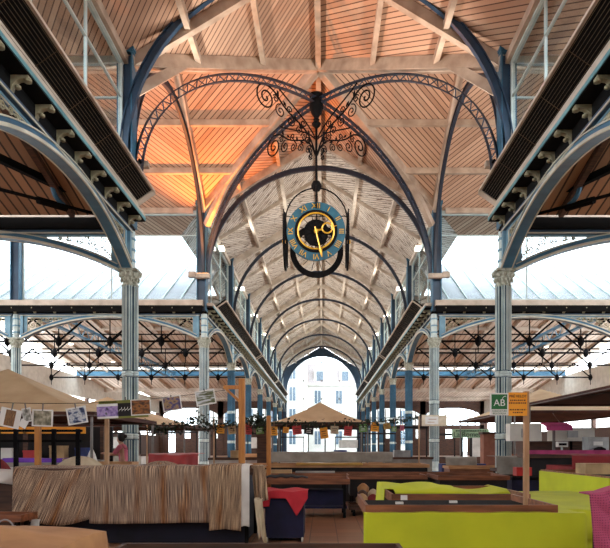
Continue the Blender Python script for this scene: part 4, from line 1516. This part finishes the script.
# green shop sign with kiosk
t = thing('kiosk', 'shop kiosk behind far right column, under the pale green shop sign', 'kiosk', (6.5, 32.6, 0))
MB().box(-.2, 3.4, 0, .12, 0, .85).build('counter', M['wooddark'], t)
for x in (-.15, 1.25, 1.75, 3.3):
    MB().box(x - .06, x + .06, 0, .12, .85, 2.1).build('upright', M['dark'], t)
MB().box(-.2, 3.4, 0, .12, 2.0, 2.12).build('lintel', M['dark'], t)
MB().box(1.8, 3.25, .04, .08, .85, 2.0).build('panel', M['white'], t)
s = thing('shop_sign', 'pale green shop sign with dark lettering above the kiosk', 'sign', (7.72, 30.6, 2.07))
MB().box(-.95, .95, -.02, .02, -.22, .22).build('board', M['signgreen'], s)
me = text_mesh('La Romeuse', .35, .006); me.materials.clear(); me.materials.append(M['letters'])
o = link('lettering', me, s); o.rotation_euler = (PI / 2, 0, 0); o.location = (0, -.03, -.06)
ln = MB(); kx = -.75
while kx < .75:
    q = R.uniform(.03, .08); ln.box(kx, kx + q, -.03, -.02, .1, .17); kx += q + .025
ln.build('small_print', M['letters'], s)
for sx in (-.8, .8):
    MB().box(sx - .03, sx + .03, .02, .06, -2.07, .1).build('support', M['dark'], s)

# cream signboard before far right column
s = thing('signboard', 'blank cream signboard fixed to the far right column', 'sign', (5.88, 30.6, 2.73))
MB().box(-.64, .64, -.02, .02, -.28, .28).build('board', M['creamsign'], s)
MB().box(-.47, .2, -.03, -.02, -.19, .2).build('sheet', M['paper'], s)
MB().box(-.3, .1, -.034, -.03, .05, .08).box(-.35, .0, -.034, -.03, -.1, -.07).build('print', M['tan'], s)
MB().box(-.2, .2, .02, .24, -.05, .05).build('mount', M['black'], s)

# white refrigerated units at right back
for i, (x, y, w_, h, c, lb) in enumerate(((5.95, 17.0, .45, 1.0, 'plaster', 'white hanging cabinet left of the magenta awning'), (7.3, 17.0, .6, .75, 'plaster', 'white hanging cabinet under the magenta awning'), (9.6, 17.0, .7, .85, 'plaster', 'white menu cabinet at far right'))):
    t = thing('wall_cabinet', lb, 'cabinet', (x, y, 0))
    MB().box(-w_, w_, 0, .4, 1.55, 1.55 + h * .5).build('body', M[c], t)
    MB().box(-w_ * .3, w_ * .2, -.02, 0, 1.65, 1.65 + h * .25).build('door', M['steel'], t)
    MB().box(-.03, .03, .15, .2, 0, 1.55).build('support', M['black'], t)
t = thing('kiosk', 'dark kitchen kiosk behind the magenta counter', 'kiosk', (8.4, 18.2, 0))
MB().box(-2.1, 3.6, 0, .1, 0, 1.55).build('back_wall', M['wooddark'], t)
MB().box(-2.1, 3.6, -.5, 0, .8, .86).build('worktop', M['steel'], t)
t = thing('awning', 'short magenta awning over the white cabinets', 'awning', (6.62, 16.3, 1.93))
MB().prism([(-.36, 0, 0), (-.36, .4, .1), (-.36, .4, .13), (-.36, 0, .03)], (.72, 0, 0)).build('cover', M['magenta'], t)
MB().box(-.36, .36, -.01, .01, -.1, .03).build('valance', M['magenta'], t)
MB().box(-.03, .03, .36, .42, -1.93, .1).build('support', M['pole'], t)
t = thing('steel_machine', 'grey steel machine with paper at right edge', 'machine', (7.35, 15.75, 1.22))
MB().box(-.26, .26, -.2, .2, 0, .42).build('body', M['steel'], t)
MB().box(-.14, .1, -.21, -.2, .2, .3).build('paper', M['paper'], t)
MB().lathe([(.1, 0), (.16, .05), (.14, .12), (.04, .17)], 12, (-.02, -.3, 0)).build('dark_bowl', M['black'], t)
t = thing('scale', 'small white hanging scale over magenta counter', 'scale', (6.45, 15.7, 1.22))
MB().box(-.14, .14, -.06, .06, .16, .3).build('body', M['white'], t)
MB().box(-.1, .1, -.065, -.06, .2, .26).build('display', M['black'], t)
MB().tube([(0, 0, 0), (0, 0, .16)], .03, 8).build('stem', M['steel'], t)
for i, (px, py, Y) in enumerate(((552, 437, 13.6), (553, 448, 13.4))):
    pass

# ------------------------------------------------------------------ canopies
def canopy(label, x0, x1, y0, y1, ze, zp, polem='pole', cx=None):
    mx, my = (x0 + x1) / 2, (y0 + y1) / 2
    t = thing('tent_canopy', label, 'canopy', (mx, my, 0))
    w, d_ = (x1 - x0) / 2, (y1 - y0) / 2

    def fn(off, ):
        def f(u, v):
            a = -1 + 2 * u; c = -1 + 2 * v
            r = max(abs(a), abs(c))
            rr_ = (abs(a) + abs(c)) / 2 * .3 + r * .7
            z = ze + (zp - ze) * (1 - min(1, rr_)) ** 1.5 - .06 * (1 - min(abs(a), abs(c))) * 0
            z = ze + (zp - ze) * max(0, (1 - r)) ** 1.35
            return (a * w, c * d_, z - off), (u, v)
        return f
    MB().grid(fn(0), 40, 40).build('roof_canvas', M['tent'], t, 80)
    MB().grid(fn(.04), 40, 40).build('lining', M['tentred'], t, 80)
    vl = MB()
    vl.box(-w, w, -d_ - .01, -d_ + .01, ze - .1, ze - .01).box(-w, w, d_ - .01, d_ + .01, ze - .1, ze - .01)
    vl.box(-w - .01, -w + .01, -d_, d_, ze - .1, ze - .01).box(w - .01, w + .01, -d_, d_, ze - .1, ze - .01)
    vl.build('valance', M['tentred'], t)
    for sx in (-1, 1):
        for sy in (-1, 1):
            MB().tube([(sx * (w - .08), sy * (d_ - .08), 0), (sx * (w - .08), sy * (d_ - .08), ze - .03)], .028, 8).build('pole', M[polem], t)
    fr = MB()
    fr.tube([(-w, -d_, ze - .08), (w, -d_, ze - .08), (w, d_, ze - .08), (-w, d_, ze - .08)], .02, 6, True)
    for sx in (-1, 1):
        for sy in (-1, 1):
            fr.tube([(sx * w, sy * d_, ze - .07), (0, 0, zp - .35)], .015, 5)
    fr.build('frame', M['pole'], t)
    return t


canopy('sand coloured peaked canopy in mid nave under the clock', -1.55, 1.75, 19.7, 23.0, 2.2, 2.98)
canopy('sand coloured peaked canopy at left edge behind the hanging photos', -10, -4.3, 11.8, 16.2, 2.08, 3.2)
canopy('smaller sand canopy behind the near left column', -11.6, -4.5, 20.6, 25.4, 2.15, 3.3)
canopy('large sand canopy at right edge, its brown lining showing', 6.5, 13.5, 9.6, 18.6, 2.74, 3.5)
canopy('sand canopy behind near right column with small peak', 6.6, 11.4, 20.2, 28.4, 2.62, 3.75)

# ------------------------------------------------------------------ left stall fittings
t = thing('display_rack', 'black metal display frame behind the striped cloths at left', 'frame', (-4.05, 10.0, 0))
for px in (-2, 16, 54, 78):
    x = at(px, 440, 10).x + 4.05
    MB().box(x - .03, x + .03, -.03, .03, 0, 1.68).build('upright', M['black'], t)
xa, xb = at(-10, 440, 10).x + 4.05, at(82, 440, 10).x + 4.05
for z in (1.63, 1.46):
    MB().box(xa, xb, -.025, .025, z, z + .04).build('rail', M['black'], t)
o = MB().box(-.02, .02, -.02, .02, 0, 1.75).build('wooden_stake', M['post']); o.location = (at(38, 440, 9.85).x, 9.85, 0)
tag(o, 'orange pine stake under the third hanging photo', 'post')
o.scale = (2, 2, 1)
o = MB().box(-.03, .03, -.03, .03, 0, 1.84).build('wooden_stake', M['postpale']); o.location = (at(107, 440, 9.85).x, 9.85, 0)
tag(o, 'pale pine stake under the purple photo banner', 'post')
t = thing('gibbet_post', 'tall orange pine post with a short arm at right end of left stall', 'post', (at(242, 440, 9.85).x, 9.85, 0))
MB().box(-.05, .05, -.05, .05, 0, 2.5).build('upright', M['post'], t)
MB().box(-.3, -.05, -.03, .03, 2.33, 2.39).build('arm', M['post'], t)
MB().bar((-.26, 0, 2.33), (-.03, 0, 2.12), .04, .04).build('brace', M['post'], t)
o = MB().box(-.045, .045, -.045, .045, 0, 2.05).build('wooden_stake', M['post']); o.location = (at(269, 440, 12.9).x, 12.85, 0)
tag(o, 'thin ochre pine stake behind mid floor table', 'post')

# string of photographs
pA = at(-20, 402, 9.1); pB = Vector((at(242, 440, 9.85).x - .27, 9.82, 2.31))
cord = MB()
pts = []
for i in range(31):
    s_ = i / 30
    q = pA.lerp(pB, s_); q.z -= .1 * math.sin(PI * s_) + .0
    pts.append(q)
cord.tube(pts, .005, 5)
tag(cord.build('display_string', M['cord'] if 'cord' in M else M['black']), 'thin string carrying the photographs above left stall', 'string')


def string_pt(px):
    best = min(pts, key=lambda q: abs(VX + (q.x - CX) * F / q.y - px))
    return best


PH = [('photo0', [(60, 40, 20), (130, 90, 50), (90, 60, 30), (170, 130, 80)], (6, 1, 1.2), 10, 418, 21, 19, -12, .28, 'hanging photo of brown upright stems with wide white border, leftmost on string'),
      ('photo1', [(40, 40, 40), (140, 140, 130), (210, 210, 205)], (3, 1, 3), 27, 415, 9, 14, 10, .1, 'narrow grey photo, partly hidden, second on the string'),
      ('photo2', [(40, 44, 34), (120, 116, 96), (190, 184, 164)], (2, 1, 2), 42.5, 418, 21, 17, -2, .08, 'hanging photo of a grey spidery tangle, third on the string'),
      ('photo3', [(24, 30, 60), (60, 80, 120), (200, 205, 210), (40, 44, 70)], (2, 1, 3), 77, 415.5, 20, 17, 10, .08, 'hanging blue night photo in the middle of string'),
      ('photo5', [(30, 26, 44), (70, 60, 110), (160, 130, 90), (40, 30, 60)], (2, 1, 3), 172, 403.5, 19, 15, 9, .06, 'hanging dusk photo with purple edge, next to last on string'),
      ('photo6', [(30, 34, 22), (90, 96, 60), (200, 205, 210), (190, 195, 205)], (1, 1, 5), 205.5, 397.5, 20, 15, 10, .06, 'hanging photo of a dark green ridge, rightmost on string')]
for i, (nm, cols, scl, px, py, w_, h_, ang, bd, lb) in enumerate(PH):
    q = string_pt(px)
    Y = q.y - .012 * (1 + i % 2)
    p = at(px, py, Y)
    k = Y / F
    W, H = w_ * k / 2, h_ * k / 2
    t = thing('hanging_photo', lb, 'photograph', p)
    t.rotation_euler = (0, math.radians(-ang), 0)
    MB().box(-W, W, -.002, .002, -H, H).build('paper', M['paper'], t)
    pm = photo_mat(nm, cols, scl, i * 3.1)
    fx = .26 if bd > .2 else bd
    b = MB(); b.box(-W * (1 - fx * 2), W * (1 - fx * 2), -.004, -.002, -H * (1 - .16), H * (1 - .16)); b.build('picture', pm, t)
    MB().box(-.008, .008, -.008, .008, H - .02, max(H + .02, q.z - p.z)).build('clip', M['pole'], t)
p = at(24, 424, 9.14)
o = MB().box(-.07, .05, -.002, .002, -.06, .06).build('paper_sheet', M['paper']); o.location = p; o.rotation_euler = (0, .5, 0)
tag(o, 'blank white sheet hanging behind second photo on string', 'paper')
# banner
q = string_pt(124)
t = thing('photo_banner', 'olive banner with purple and sepia photos before near left column', 'banner', at(126, 409, q.y - .02))
k = q.y / F
t.rotation_euler = (0, math.radians(-3), 0)
MB().box(-27 * k, 22 * k, -.003, .003, -9 * k, 9 * k).build('backing', M['olive'], t)
pl = MB().box(-29 * k, -8 * k, -.006, -.003, -8.5 * k, 6 * k).build('paper', M['paper'], t)
MB().box(-29 * k, -8 * k, -.008, -.006, -6.5 * k, 3.5 * k).build('picture', photo_mat('photo lilac', [(30, 30, 40), (120, 100, 160), (170, 150, 200), (60, 70, 60)], (2, 1, 2), 4), pl)
dk = MB().box(-8 * k, 5 * k, -.006, -.003, -7 * k, 6 * k).build('dark_card', M['dark'], t)
wv = MB()
for j in range(4):
    wv.tube(bez(Vector((-7 + 3 * j, 0, -2)) * k + Vector((0, -.008, 0)), Vector((-6 + 3 * j, 0, 2)) * k + Vector((0, -.008, 0)), Vector((-5 + 3 * j, 0, -3)) * k + Vector((0, -.008, 0)), Vector((-4 + 3 * j, 0, 2)) * k + Vector((0, -.008, 0)), 8), .004, 4)
wv.build('script', M['paper'], dk)
pr = MB().box(5 * k, 25 * k, -.008, -.005, -7 * k, 9 * k).build('paper', M['paper'], t)
MB().box(6 * k, 24 * k, -.010, -.008, -6 * k, 8 * k).build('picture', photo_mat('photo sepia', [(30, 20, 14), (90, 54, 24), (150, 96, 46), (40, 26, 18)], (2, 1, 3), 8), pr)
MB().box(-.008, .008, -.008, .008, 8.5 * k, 12 * k).build('clip', M['pole'], t)

# ------------------------------------------------------------------ left background goods
stall('market_stall', 'stall at left carrying the beige covered heap behind display frame', -5.4, -3.0, 10.6, 11.8, .9, m='wooddark', skirt='dark', skz=(.02, .8))
b = MB()


def heap(cx_, cy_, z0, rx, ry, h, seed):
    rr = random.Random(seed); ph = rr.uniform(0, 6)

    def f(u, v):
        a = 2 * PI * u; r = v
        k = 1 + .04 * math.sin(9 * a + ph)
        return (cx_ + rx * r * k * math.cos(a), cy_ + ry * r * k * math.sin(a), z0 + h * (1 - r ** 2.2) + .012 * math.sin(8 * a + ph) * r), (u * 3, v)
    return f


tag(MB().grid(heap(at(80, 460, 11.2).x, 11.2, .91, .52, .45, .3, 3), 40, 12).build('covered_heap', M['beige'], None, 60), 'beige sheet over rounded heap behind left striped cloths', 'covered heap')
b = MB(); b.lathe([(.16, 0), (.12, .12), (.07, .28), (.02, .4)], 14)
o = b.build('white_bag', M['white'], None, 60); o.location = (at(86, 450, 12).x, 12.3, .95)
stall('market_stall', 'pale stall behind the display frame with purple edged cover', -6.8, -3.6, 12.0, 12.9, .95, m='white', skirt='white', skz=(.3, .9), tray=False)
tag(o, 'white peaked cloth bag behind the beige heap', 'bag')
drape('purple_cloth', 'narrow purple cloth along edge of pale stall at left', 'cloth', -6.2, -5.0, 12.0, 1.14, 1.06, 'purple', .3, .01, 5, 0, 0, 31)
b = MB().grid(heap(-5.45, 10.3, .9, .3, .3, .3, 5), 30, 10)
o = b.build('maroon_bag', M['maroon'], None, 60); tag(o, 'maroon rounded bag behind second frame upright at left', 'bag')
stall('market_stall', 'small dark stall under maroon bag at left edge', -5.75, -5.0, 9.95, 10.58, .88, m='wooddark')
tag(MB().grid(heap(at(158, 463, 10.2).x, 10.4, 1.0, .38, .3, .14, 7), 30, 10).build('brown_cushion', M['slubB'], None, 60), 'brown cushion just above the middle striped cloth', 'cushion')
stall('market_stall', 'low dark stall supporting brown cushion', -3.6, -2.2, 10.05, 10.55, 1.0, m='wooddark')
stall('market_stall', 'stall under crumpled red tarpaulin left of centre', -4.3, -2.7, 14.0, 15.0, .95, m='wooddark', skirt='dark', skz=(.02, .85))
drape('red_tarpaulin', 'crumpled red tarpaulin over stall left of far left column', 'tarpaulin', -3.85, -2.7, 13.95, 1.22, .9, 'redtarp', .8, .07, 12, .03, .03, 33)

# shop kiosk with goods under the left canopies
t = thing('kiosk', 'shop kiosk with yellow fascia far behind the hanging photos at left', 'kiosk', (-9.5, 17.6, 0))
MB().box(-4.5, 3.2, .9, 1.0, 0, 2.0).build('back_wall', M['dark'], t)
MB().box(-4.5, 3.2, 0, .6, 0, 1.0).build('counter', M['greycloth'], t)
MB().box(-1.0, 2.6, .3, .36, 1.78, 1.98).build('fascia', M['orangecard'], t)
MB().box(-4.5, -1.4, .3, .36, 1.72, 1.98).build('fascia', M['magenta'], t)
for x in (-4.4, -1.2, .8, 3.1):
    MB().box(x - .05, x + .05, .3, .4, 1.0, 2.0).build('upright', M['wooddark'], t)
for i, (x, h, w_, c, nm) in enumerate(((-11.6, .4, .2, 'white', 'white'), (-10.8, .3, .24, 'greencard', 'green'), (-10.1, .45, .18, 'steel', 'grey'), (-9.3, .35, .25, 'paper', 'paper white'), (-8.5, .28, .2, 'redcard', 'red'), (-7.7, .42, .22, 'cardboard', 'brown'), (-7.0, .36, .16, 'bluebox', 'blue'))):
    o = MB().box(-w_, w_, -.15, .15, 0, h).box(-w_ - .01, w_ + .01, -.16, .16, h - .06, h).build('goods_box', M[c]); o.location = (x, 17.95, 1.0)
    tag(o, '%s lidded box on the kiosk counter behind the hanging photos' % nm, 'box')
# person
P_ = thing('person', 'person with dark hair in pink top and lilac trousers reaching left, beside near left column', 'person', (-5.45, 17.0, 0))


def skinfig(name, m, verts, edges, root, parent, sub=2):
    me = bpy.data.meshes.new(name)
    me.from_pydata([v[0] for v in verts], edges, []); me.materials.append(m)
    o = link(name, me, parent)
    o.modifiers.new('skin', 'SKIN')
    for i, v in enumerate(verts):
        me.skin_vertices[0].data[i].radius = v[1]
        me.skin_vertices[0].data[i].use_root = (i == root)
    sm = o.modifiers.new('sub', 'SUBSURF'); sm.levels = sub; sm.render_levels = sub
    return o


def r2(a, b=None): return (a, b or a)


V = [((0, 0, .95), r2(.11, .14)), ((0, 0, 1.12), r2(.1, .13)), ((-.03, 0, 1.3), r2(.11, .15)), ((-.06, 0, 1.42), r2(.08, .1)), ((-.07, 0, 1.49), r2(.05)), ((-.1, 0, 1.55), r2(.075)), ((-.1, 0, 1.66), r2(.085, .08)), ((-.1, 0, 1.72), r2(.05)),
     ((-.05, -.2, 1.38), r2(.05)), ((-.2, -.24, 1.18), r2(.04)), ((-.42, -.2, 1.2), r2(.032)), ((-.5, -.2, 1.21), r2(.035, .02)), ((-.58, -.2, 1.2), r2(.02, .012)),
     ((-.05, .2, 1.38), r2(.05)), ((-.18, .23, 1.17), r2(.04)), ((-.4, .16, 1.16), r2(.032)), ((-.48, .15, 1.17), r2(.035, .02)), ((-.56, .15, 1.16), r2(.02, .012)),
     ((0, -.1, .86), r2(.09)), ((-.02, -.1, .48), r2(.058)), ((.02, -.1, .1), r2(.04)), ((-.12, -.1, .04), r2(.035)),
     ((0, .1, .86), r2(.09)), ((-.03, .1, .48), r2(.058)), ((.0, .1, .1), r2(.04)), ((-.14, .1, .04), r2(.035)),
     ((-.19, 0, 1.6), r2(.02))]
E = [(0, 1), (1, 2), (2, 3), (3, 4), (4, 5), (5, 6), (6, 7), (3, 8), (8, 9), (9, 10), (10, 11), (11, 12), (3, 13), (13, 14), (14, 15), (15, 16), (16, 17), (0, 18), (18, 19), (19, 20), (20, 21), (0, 22), (22, 23), (23, 24), (24, 25), (5, 26)]
skinfig('body', M['skin'], V, E, 0, P_)
g = .018
Vs = [(v[0], (v[1][0] + g, v[1][1] + g)) for v in V]
idx = [1, 2, 3, 8, 9, 13, 14]
Vt = [Vs[i] for i in idx] + [((0, 0, .98), r2(.14, .17))]
skinfig('shirt', M['shirt'], Vt, [(7, 0), (0, 1), (1, 2), (2, 3), (3, 4), (2, 5), (5, 6)], 0, P_)
idx = [0, 18, 19, 20, 22, 23, 24]
Vt = [Vs[i] for i in idx]
skinfig('trousers', M['trousers'], Vt, [(0, 1), (1, 2), (2, 3), (0, 4), (4, 5), (5, 6)], 0, P_)
hb = MB(); hb.lathe([(.03, -.14), (.085, -.1), (.11, 0), (.1, .08), (.05, .125), (.01, .13)], 14, (-.06, 0, 1.66))
hb.lathe([(.02, -.05), (.055, -.02), (.05, .04), (.02, .06)], 10, (.05, 0, 1.68)); hb.build('hair', M['hair'], P_, 60)
stall('market_stall', 'small stall in front of the person in pink, beside near left column', -6.2, -4.9, 16.0, 16.6, .98, m='woodpale', skirt='dark', skz=(.02, .9), tray=False)

# ------------------------------------------------------------------ garland and flyers
def garland(label, pts_, n, spread, seed):
    rr = random.Random(seed)
    b = MB()
    for i in range(n):
        s_ = rr.random() * (len(pts_) - 1); k = min(int(s_), len(pts_) - 2)
        p = pts_[k].lerp(pts_[k + 1], s_ - k) + Vector((rr.gauss(0, spread), rr.gauss(0, spread), rr.gauss(0, spread)))
        a = rr.uniform(0, 6.28); e = rr.uniform(-1, 1); L_ = rr.uniform(.07, .14)
        d1 = Vector((math.cos(a) * math.cos(e), math.sin(a) * math.cos(e), math.sin(e))) * L_
        d2 = d1.cross(Vector((rr.random(), rr.random(), rr.random()))).normalized() * L_ * .3
        q = len(b.v)
        up = d1.cross(d2).normalized() * .012
        b.v += [tuple(p), tuple(p + d1 * .5 + d2 + up), tuple(p + d1), tuple(p + d1 * .5 - d2 + up)]
        b.f.append((q, q + 1, q + 2)); b.f.append((q, q + 2, q + 3))
    b.tube(pts_, .012, 5)
    tag(b.build('leaf_garland', M['leaf']), label, 'garland')


g1 = [at(148, 428, 17.5), at(165, 430, 17.5), at(185, 425, 17.5), at(198, 420, 17.5), at(214, 428, 17.5)]
garland('dark leafy garland hanging left of the far left column', g1, 420, .11, 1)
g2 = [at(214, 427, 17.5), at(240, 424, 17.5), at(258, 421, 17.5), at(272, 424, 17.5)]
garland('dark leafy garland between far left column and ochre stake', g2, 220, .07, 2)
garland('leafy bunch tied at top of the dark post behind mid table', [at(250, 424, 17.2), at(258, 420, 17.2), at(266, 424, 17.2)], 200, .1, 3)
g3 = [at(256, 422, 18.8), at(300, 424, 18.8), at(345, 424, 18.8), at(375, 422, 18.8), at(420, 418, 18.8)]
garland('thin leafy garland along front edge of central canopy', g3, 380, .05, 4)
o = MB().box(-.16, .16, -.12, .12, 0, 2.15).build('dark_post', M['wooddark']); o.location = (at(258, 450, 17.4).x, 17.5 + 1.2, 0)
tag(o, 'thick dark timber post below the leafy bunch', 'post')

poles = []
for i, (px, lb) in enumerate(((147, 'left end'), (214, 'far left column'), (419, 'far right column'))):
    o = MB().tube([(0, 0, 0), (0, 0, 2.2 if i < 2 else 2.35)], .025, 8).build('garland_pole', M['postpale']); o.location = (at(px, 440, 17.5 if i < 2 else 18.8).x, 17.5 if i < 2 else 18.8, 0)
    tag(o, 'slim wooden pole holding the garland at %s' % lb, 'pole')

FL = [(220.5, 429, 8, 9, 'orangecard', 2, 'orange', 17.45), (232, 430, 8, 8, 'cardboard', -8, 'brown picture', 17.45), (248.5, 429, 7, 11, 'redcard', 3, 'red', 17.4), (260, 430, 8, 8, 'greencard', -4, 'green picture', 16.9),
      (274, 431, 7, 9, 'orangecard', 0, 'orange', 17.4), (286, 430, 6, 6, 'orangecard', 6, 'small orange', 18.7), (297, 430, 9, 9, 'redcard', -6, 'crimson', 18.7), (309, 430, 9, 9, 'dark', 5, 'dark photo', 18.7),
      (324, 433, 8, 11, 'orangecard', -9, 'tilted orange', 18.7), (334.5, 430, 8, 8, 'beige', 2, 'sepia photo', 18.7), (348, 431, 8, 10, 'redcard', 4, 'red', 18.7), (363, 428, 8, 8, 'greencard', -3, 'pale green', 18.7),
      (375, 427, 8, 9, 'orangecard', 3, 'orange', 18.7), (387, 426, 7, 6, 'mustard', -12, 'yellow', 18.7), (402, 428, 4, 6, 'pinkcard', 3, 'pink', 18.7), (394, 429, 5, 5, 'greencard', 3, 'small green', 18.7)]
def gar_pt(px):
    best, bd_ = None, 1e9
    for G in (g1, g2, g3):
        for k_ in range(len(G) - 1):
            for j_ in range(41):
                q_ = G[k_].lerp(G[k_ + 1], j_ / 40)
                d_ = abs(VX + (q_.x - CX) * F / q_.y - px)
                if d_ < bd_: best, bd_ = q_, d_
    return best


for i, (px, py, w_, h_, c, ang, nm, Y) in enumerate(FL):
    gp = gar_pt(px)
    Y = gp.y - .012
    p = at(px, py, Y); k = Y / F
    t = thing('flyer', '', 'flyer', p, 0, 'flyers pegged along the garland')
    side = ('%s flyer pegged %s' % (nm, ['first, just right of far left column', 'second from the left, before blue posts', 'third from left, right of the gibbet post', 'below the leafy bunch', 'beside the ochre stake', 'under left corner of central canopy', 'next under left of central canopy', 'left of centre under central canopy', 'under peak of central canopy', 'right of centre under central canopy', 'under right of central canopy', 'at right corner of central canopy', 'just right of central canopy', 'beyond right of central canopy', 'last at right before the blue column', 'next to last at right'][i]))
    t['label'] = side
    t.rotation_euler = (0, math.radians(ang), 0)
    MB().box(-w_ * k / 2, w_ * k / 2, -.003, .003, -h_ * k / 2, h_ * k / 2).build('sheet', M[c], t)
    MB().box(-w_ * k * .3, w_ * k * .3, -.005, -.003, h_ * k * .12, h_ * k * .2).box(-w_ * k * .25, w_ * k * .2, -.005, -.003, -h_ * k * .1, -h_ * k * .04).box(-w_ * k * .3, w_ * k * .25, -.005, -.003, -h_ * k * .28, -h_ * k * .22).build('print', M['paper'] if c == 'dark' else M['ink'] if c != 'greencard' else M['paper'], t)
    MB().box(-.012, .012, -.014, .006, h_ * k / 2 - .03, max(h_ * k / 2 + .02, gp.z - p.z + .02)).build('peg', M['postpale'], t)

# ------------------------------------------------------------------ middle distance stalls along the nave and side halls
BG = [(-4.4, -2.2, 24, 'white', 'white cloth stall behind red tarpaulin'), (-1.9, -.4, 27, 'plaster', 'white stall under the clock, left of centre'),
      (.2, 2.2, 27.5, 'plaster', 'white stall under the clock, right of centre'), (2.8, 4.9, 25.5, 'greycloth', 'grey covered stall left of far right column'),
      (-4.8, -2.6, 38, 'woodpale', 'pale wood stall far down the nave at left'), (2.4, 5.0, 38, 'woodpale', 'pale wood stall far down the nave at right'),
      (-14, -11, 36, 'greycloth', 'grey stall in left side hall, far off'), (-10.3, -7.2, 34.5, 'white', 'white stall in left side hall beside far left column'),
      (9.5, 12, 36, 'wood', 'brown stall in right side hall, far off'), (-3.8, -1.4, 52, 'white', 'white stall halfway down the nave at left'), (1.2, 4, 52, 'bluebox', 'blue stall halfway down the nave at right')]
for i, (x0, x1, y, c, lb) in enumerate(BG):
    t = stall('market_stall', lb, x0, x1, y, y + 1.2, .95, m=c if c in ('woodpale', 'wood') else 'wooddark', skirt=c, skz=(.05, .9), tray=False)
    w_ = (x1 - x0) / 2
    for sx in (-1, 1):
        MB().box(sx * (w_ - .1) - .03, sx * (w_ - .1) + .03, .5, .56, .95, 2.3).build('upright', M['dark'], t)
    MB().box(-w_ + .05, w_ - .05, .5, .56, 2.2, 2.3).build('crossbar', M['dark'], t)
    if i in (4, 6, 8, 10):
        MB().box(-w_ * .7, w_ * .5, .48, .5, 1.3, 2.0).build('back_panel', M['white'], t)
for i, (x, y, w_, c, lb) in enumerate(((-3.3, 24.5, .25, 'cardboard', 'cardboard box on white cloth stall behind red tarpaulin'), (3.6, 25.9, .35, 'steel', 'steel tub on the grey covered stall left of far right column'), (1.0, 27.9, .3, 'bluebox', 'blue crate on white stall under the clock'))):
    o = MB().box(-w_, w_, -.2, .2, 0, .32).build('box', M[c]); o.location = (x, y, .92)
    tag(o, lb, 'box')

# ------------------------------------------------------------------ sky, camera
w = bpy.data.worlds.new('World'); sc.world = w; w.use_nodes = True
bg = w.node_tree.nodes['Background']
bg.inputs[0].default_value = (.92, .96, 1, 1); bg.inputs[1].default_value = 5.0
cam = bpy.data.cameras.new('Camera'); co = bpy.data.objects.new('Camera', cam); COL.objects.link(co)
co.location = (CX, 0, CZ); co.rotation_euler = (PI / 2, 0, 0)
cam.sensor_width = 36; cam.sensor_fit = 'HORIZONTAL'; cam.lens = 36 * F / 610
cam.shift_x = -(VX - 305) / 610; cam.shift_y = (VY - 274) / 610
cam.clip_end = 500
sc.camera = co
sc.view_settings.view_transform = 'Standard'; sc.view_settings.look = 'None'
sc.view_settings.gamma = 1; sc.view_settings.use_curve_mapping = False
sc.view_settings.exposure = 0.5
sc.cycles.max_bounces = 12; sc.cycles.diffuse_bounces = 8; sc.cycles.transparent_max_bounces = 24
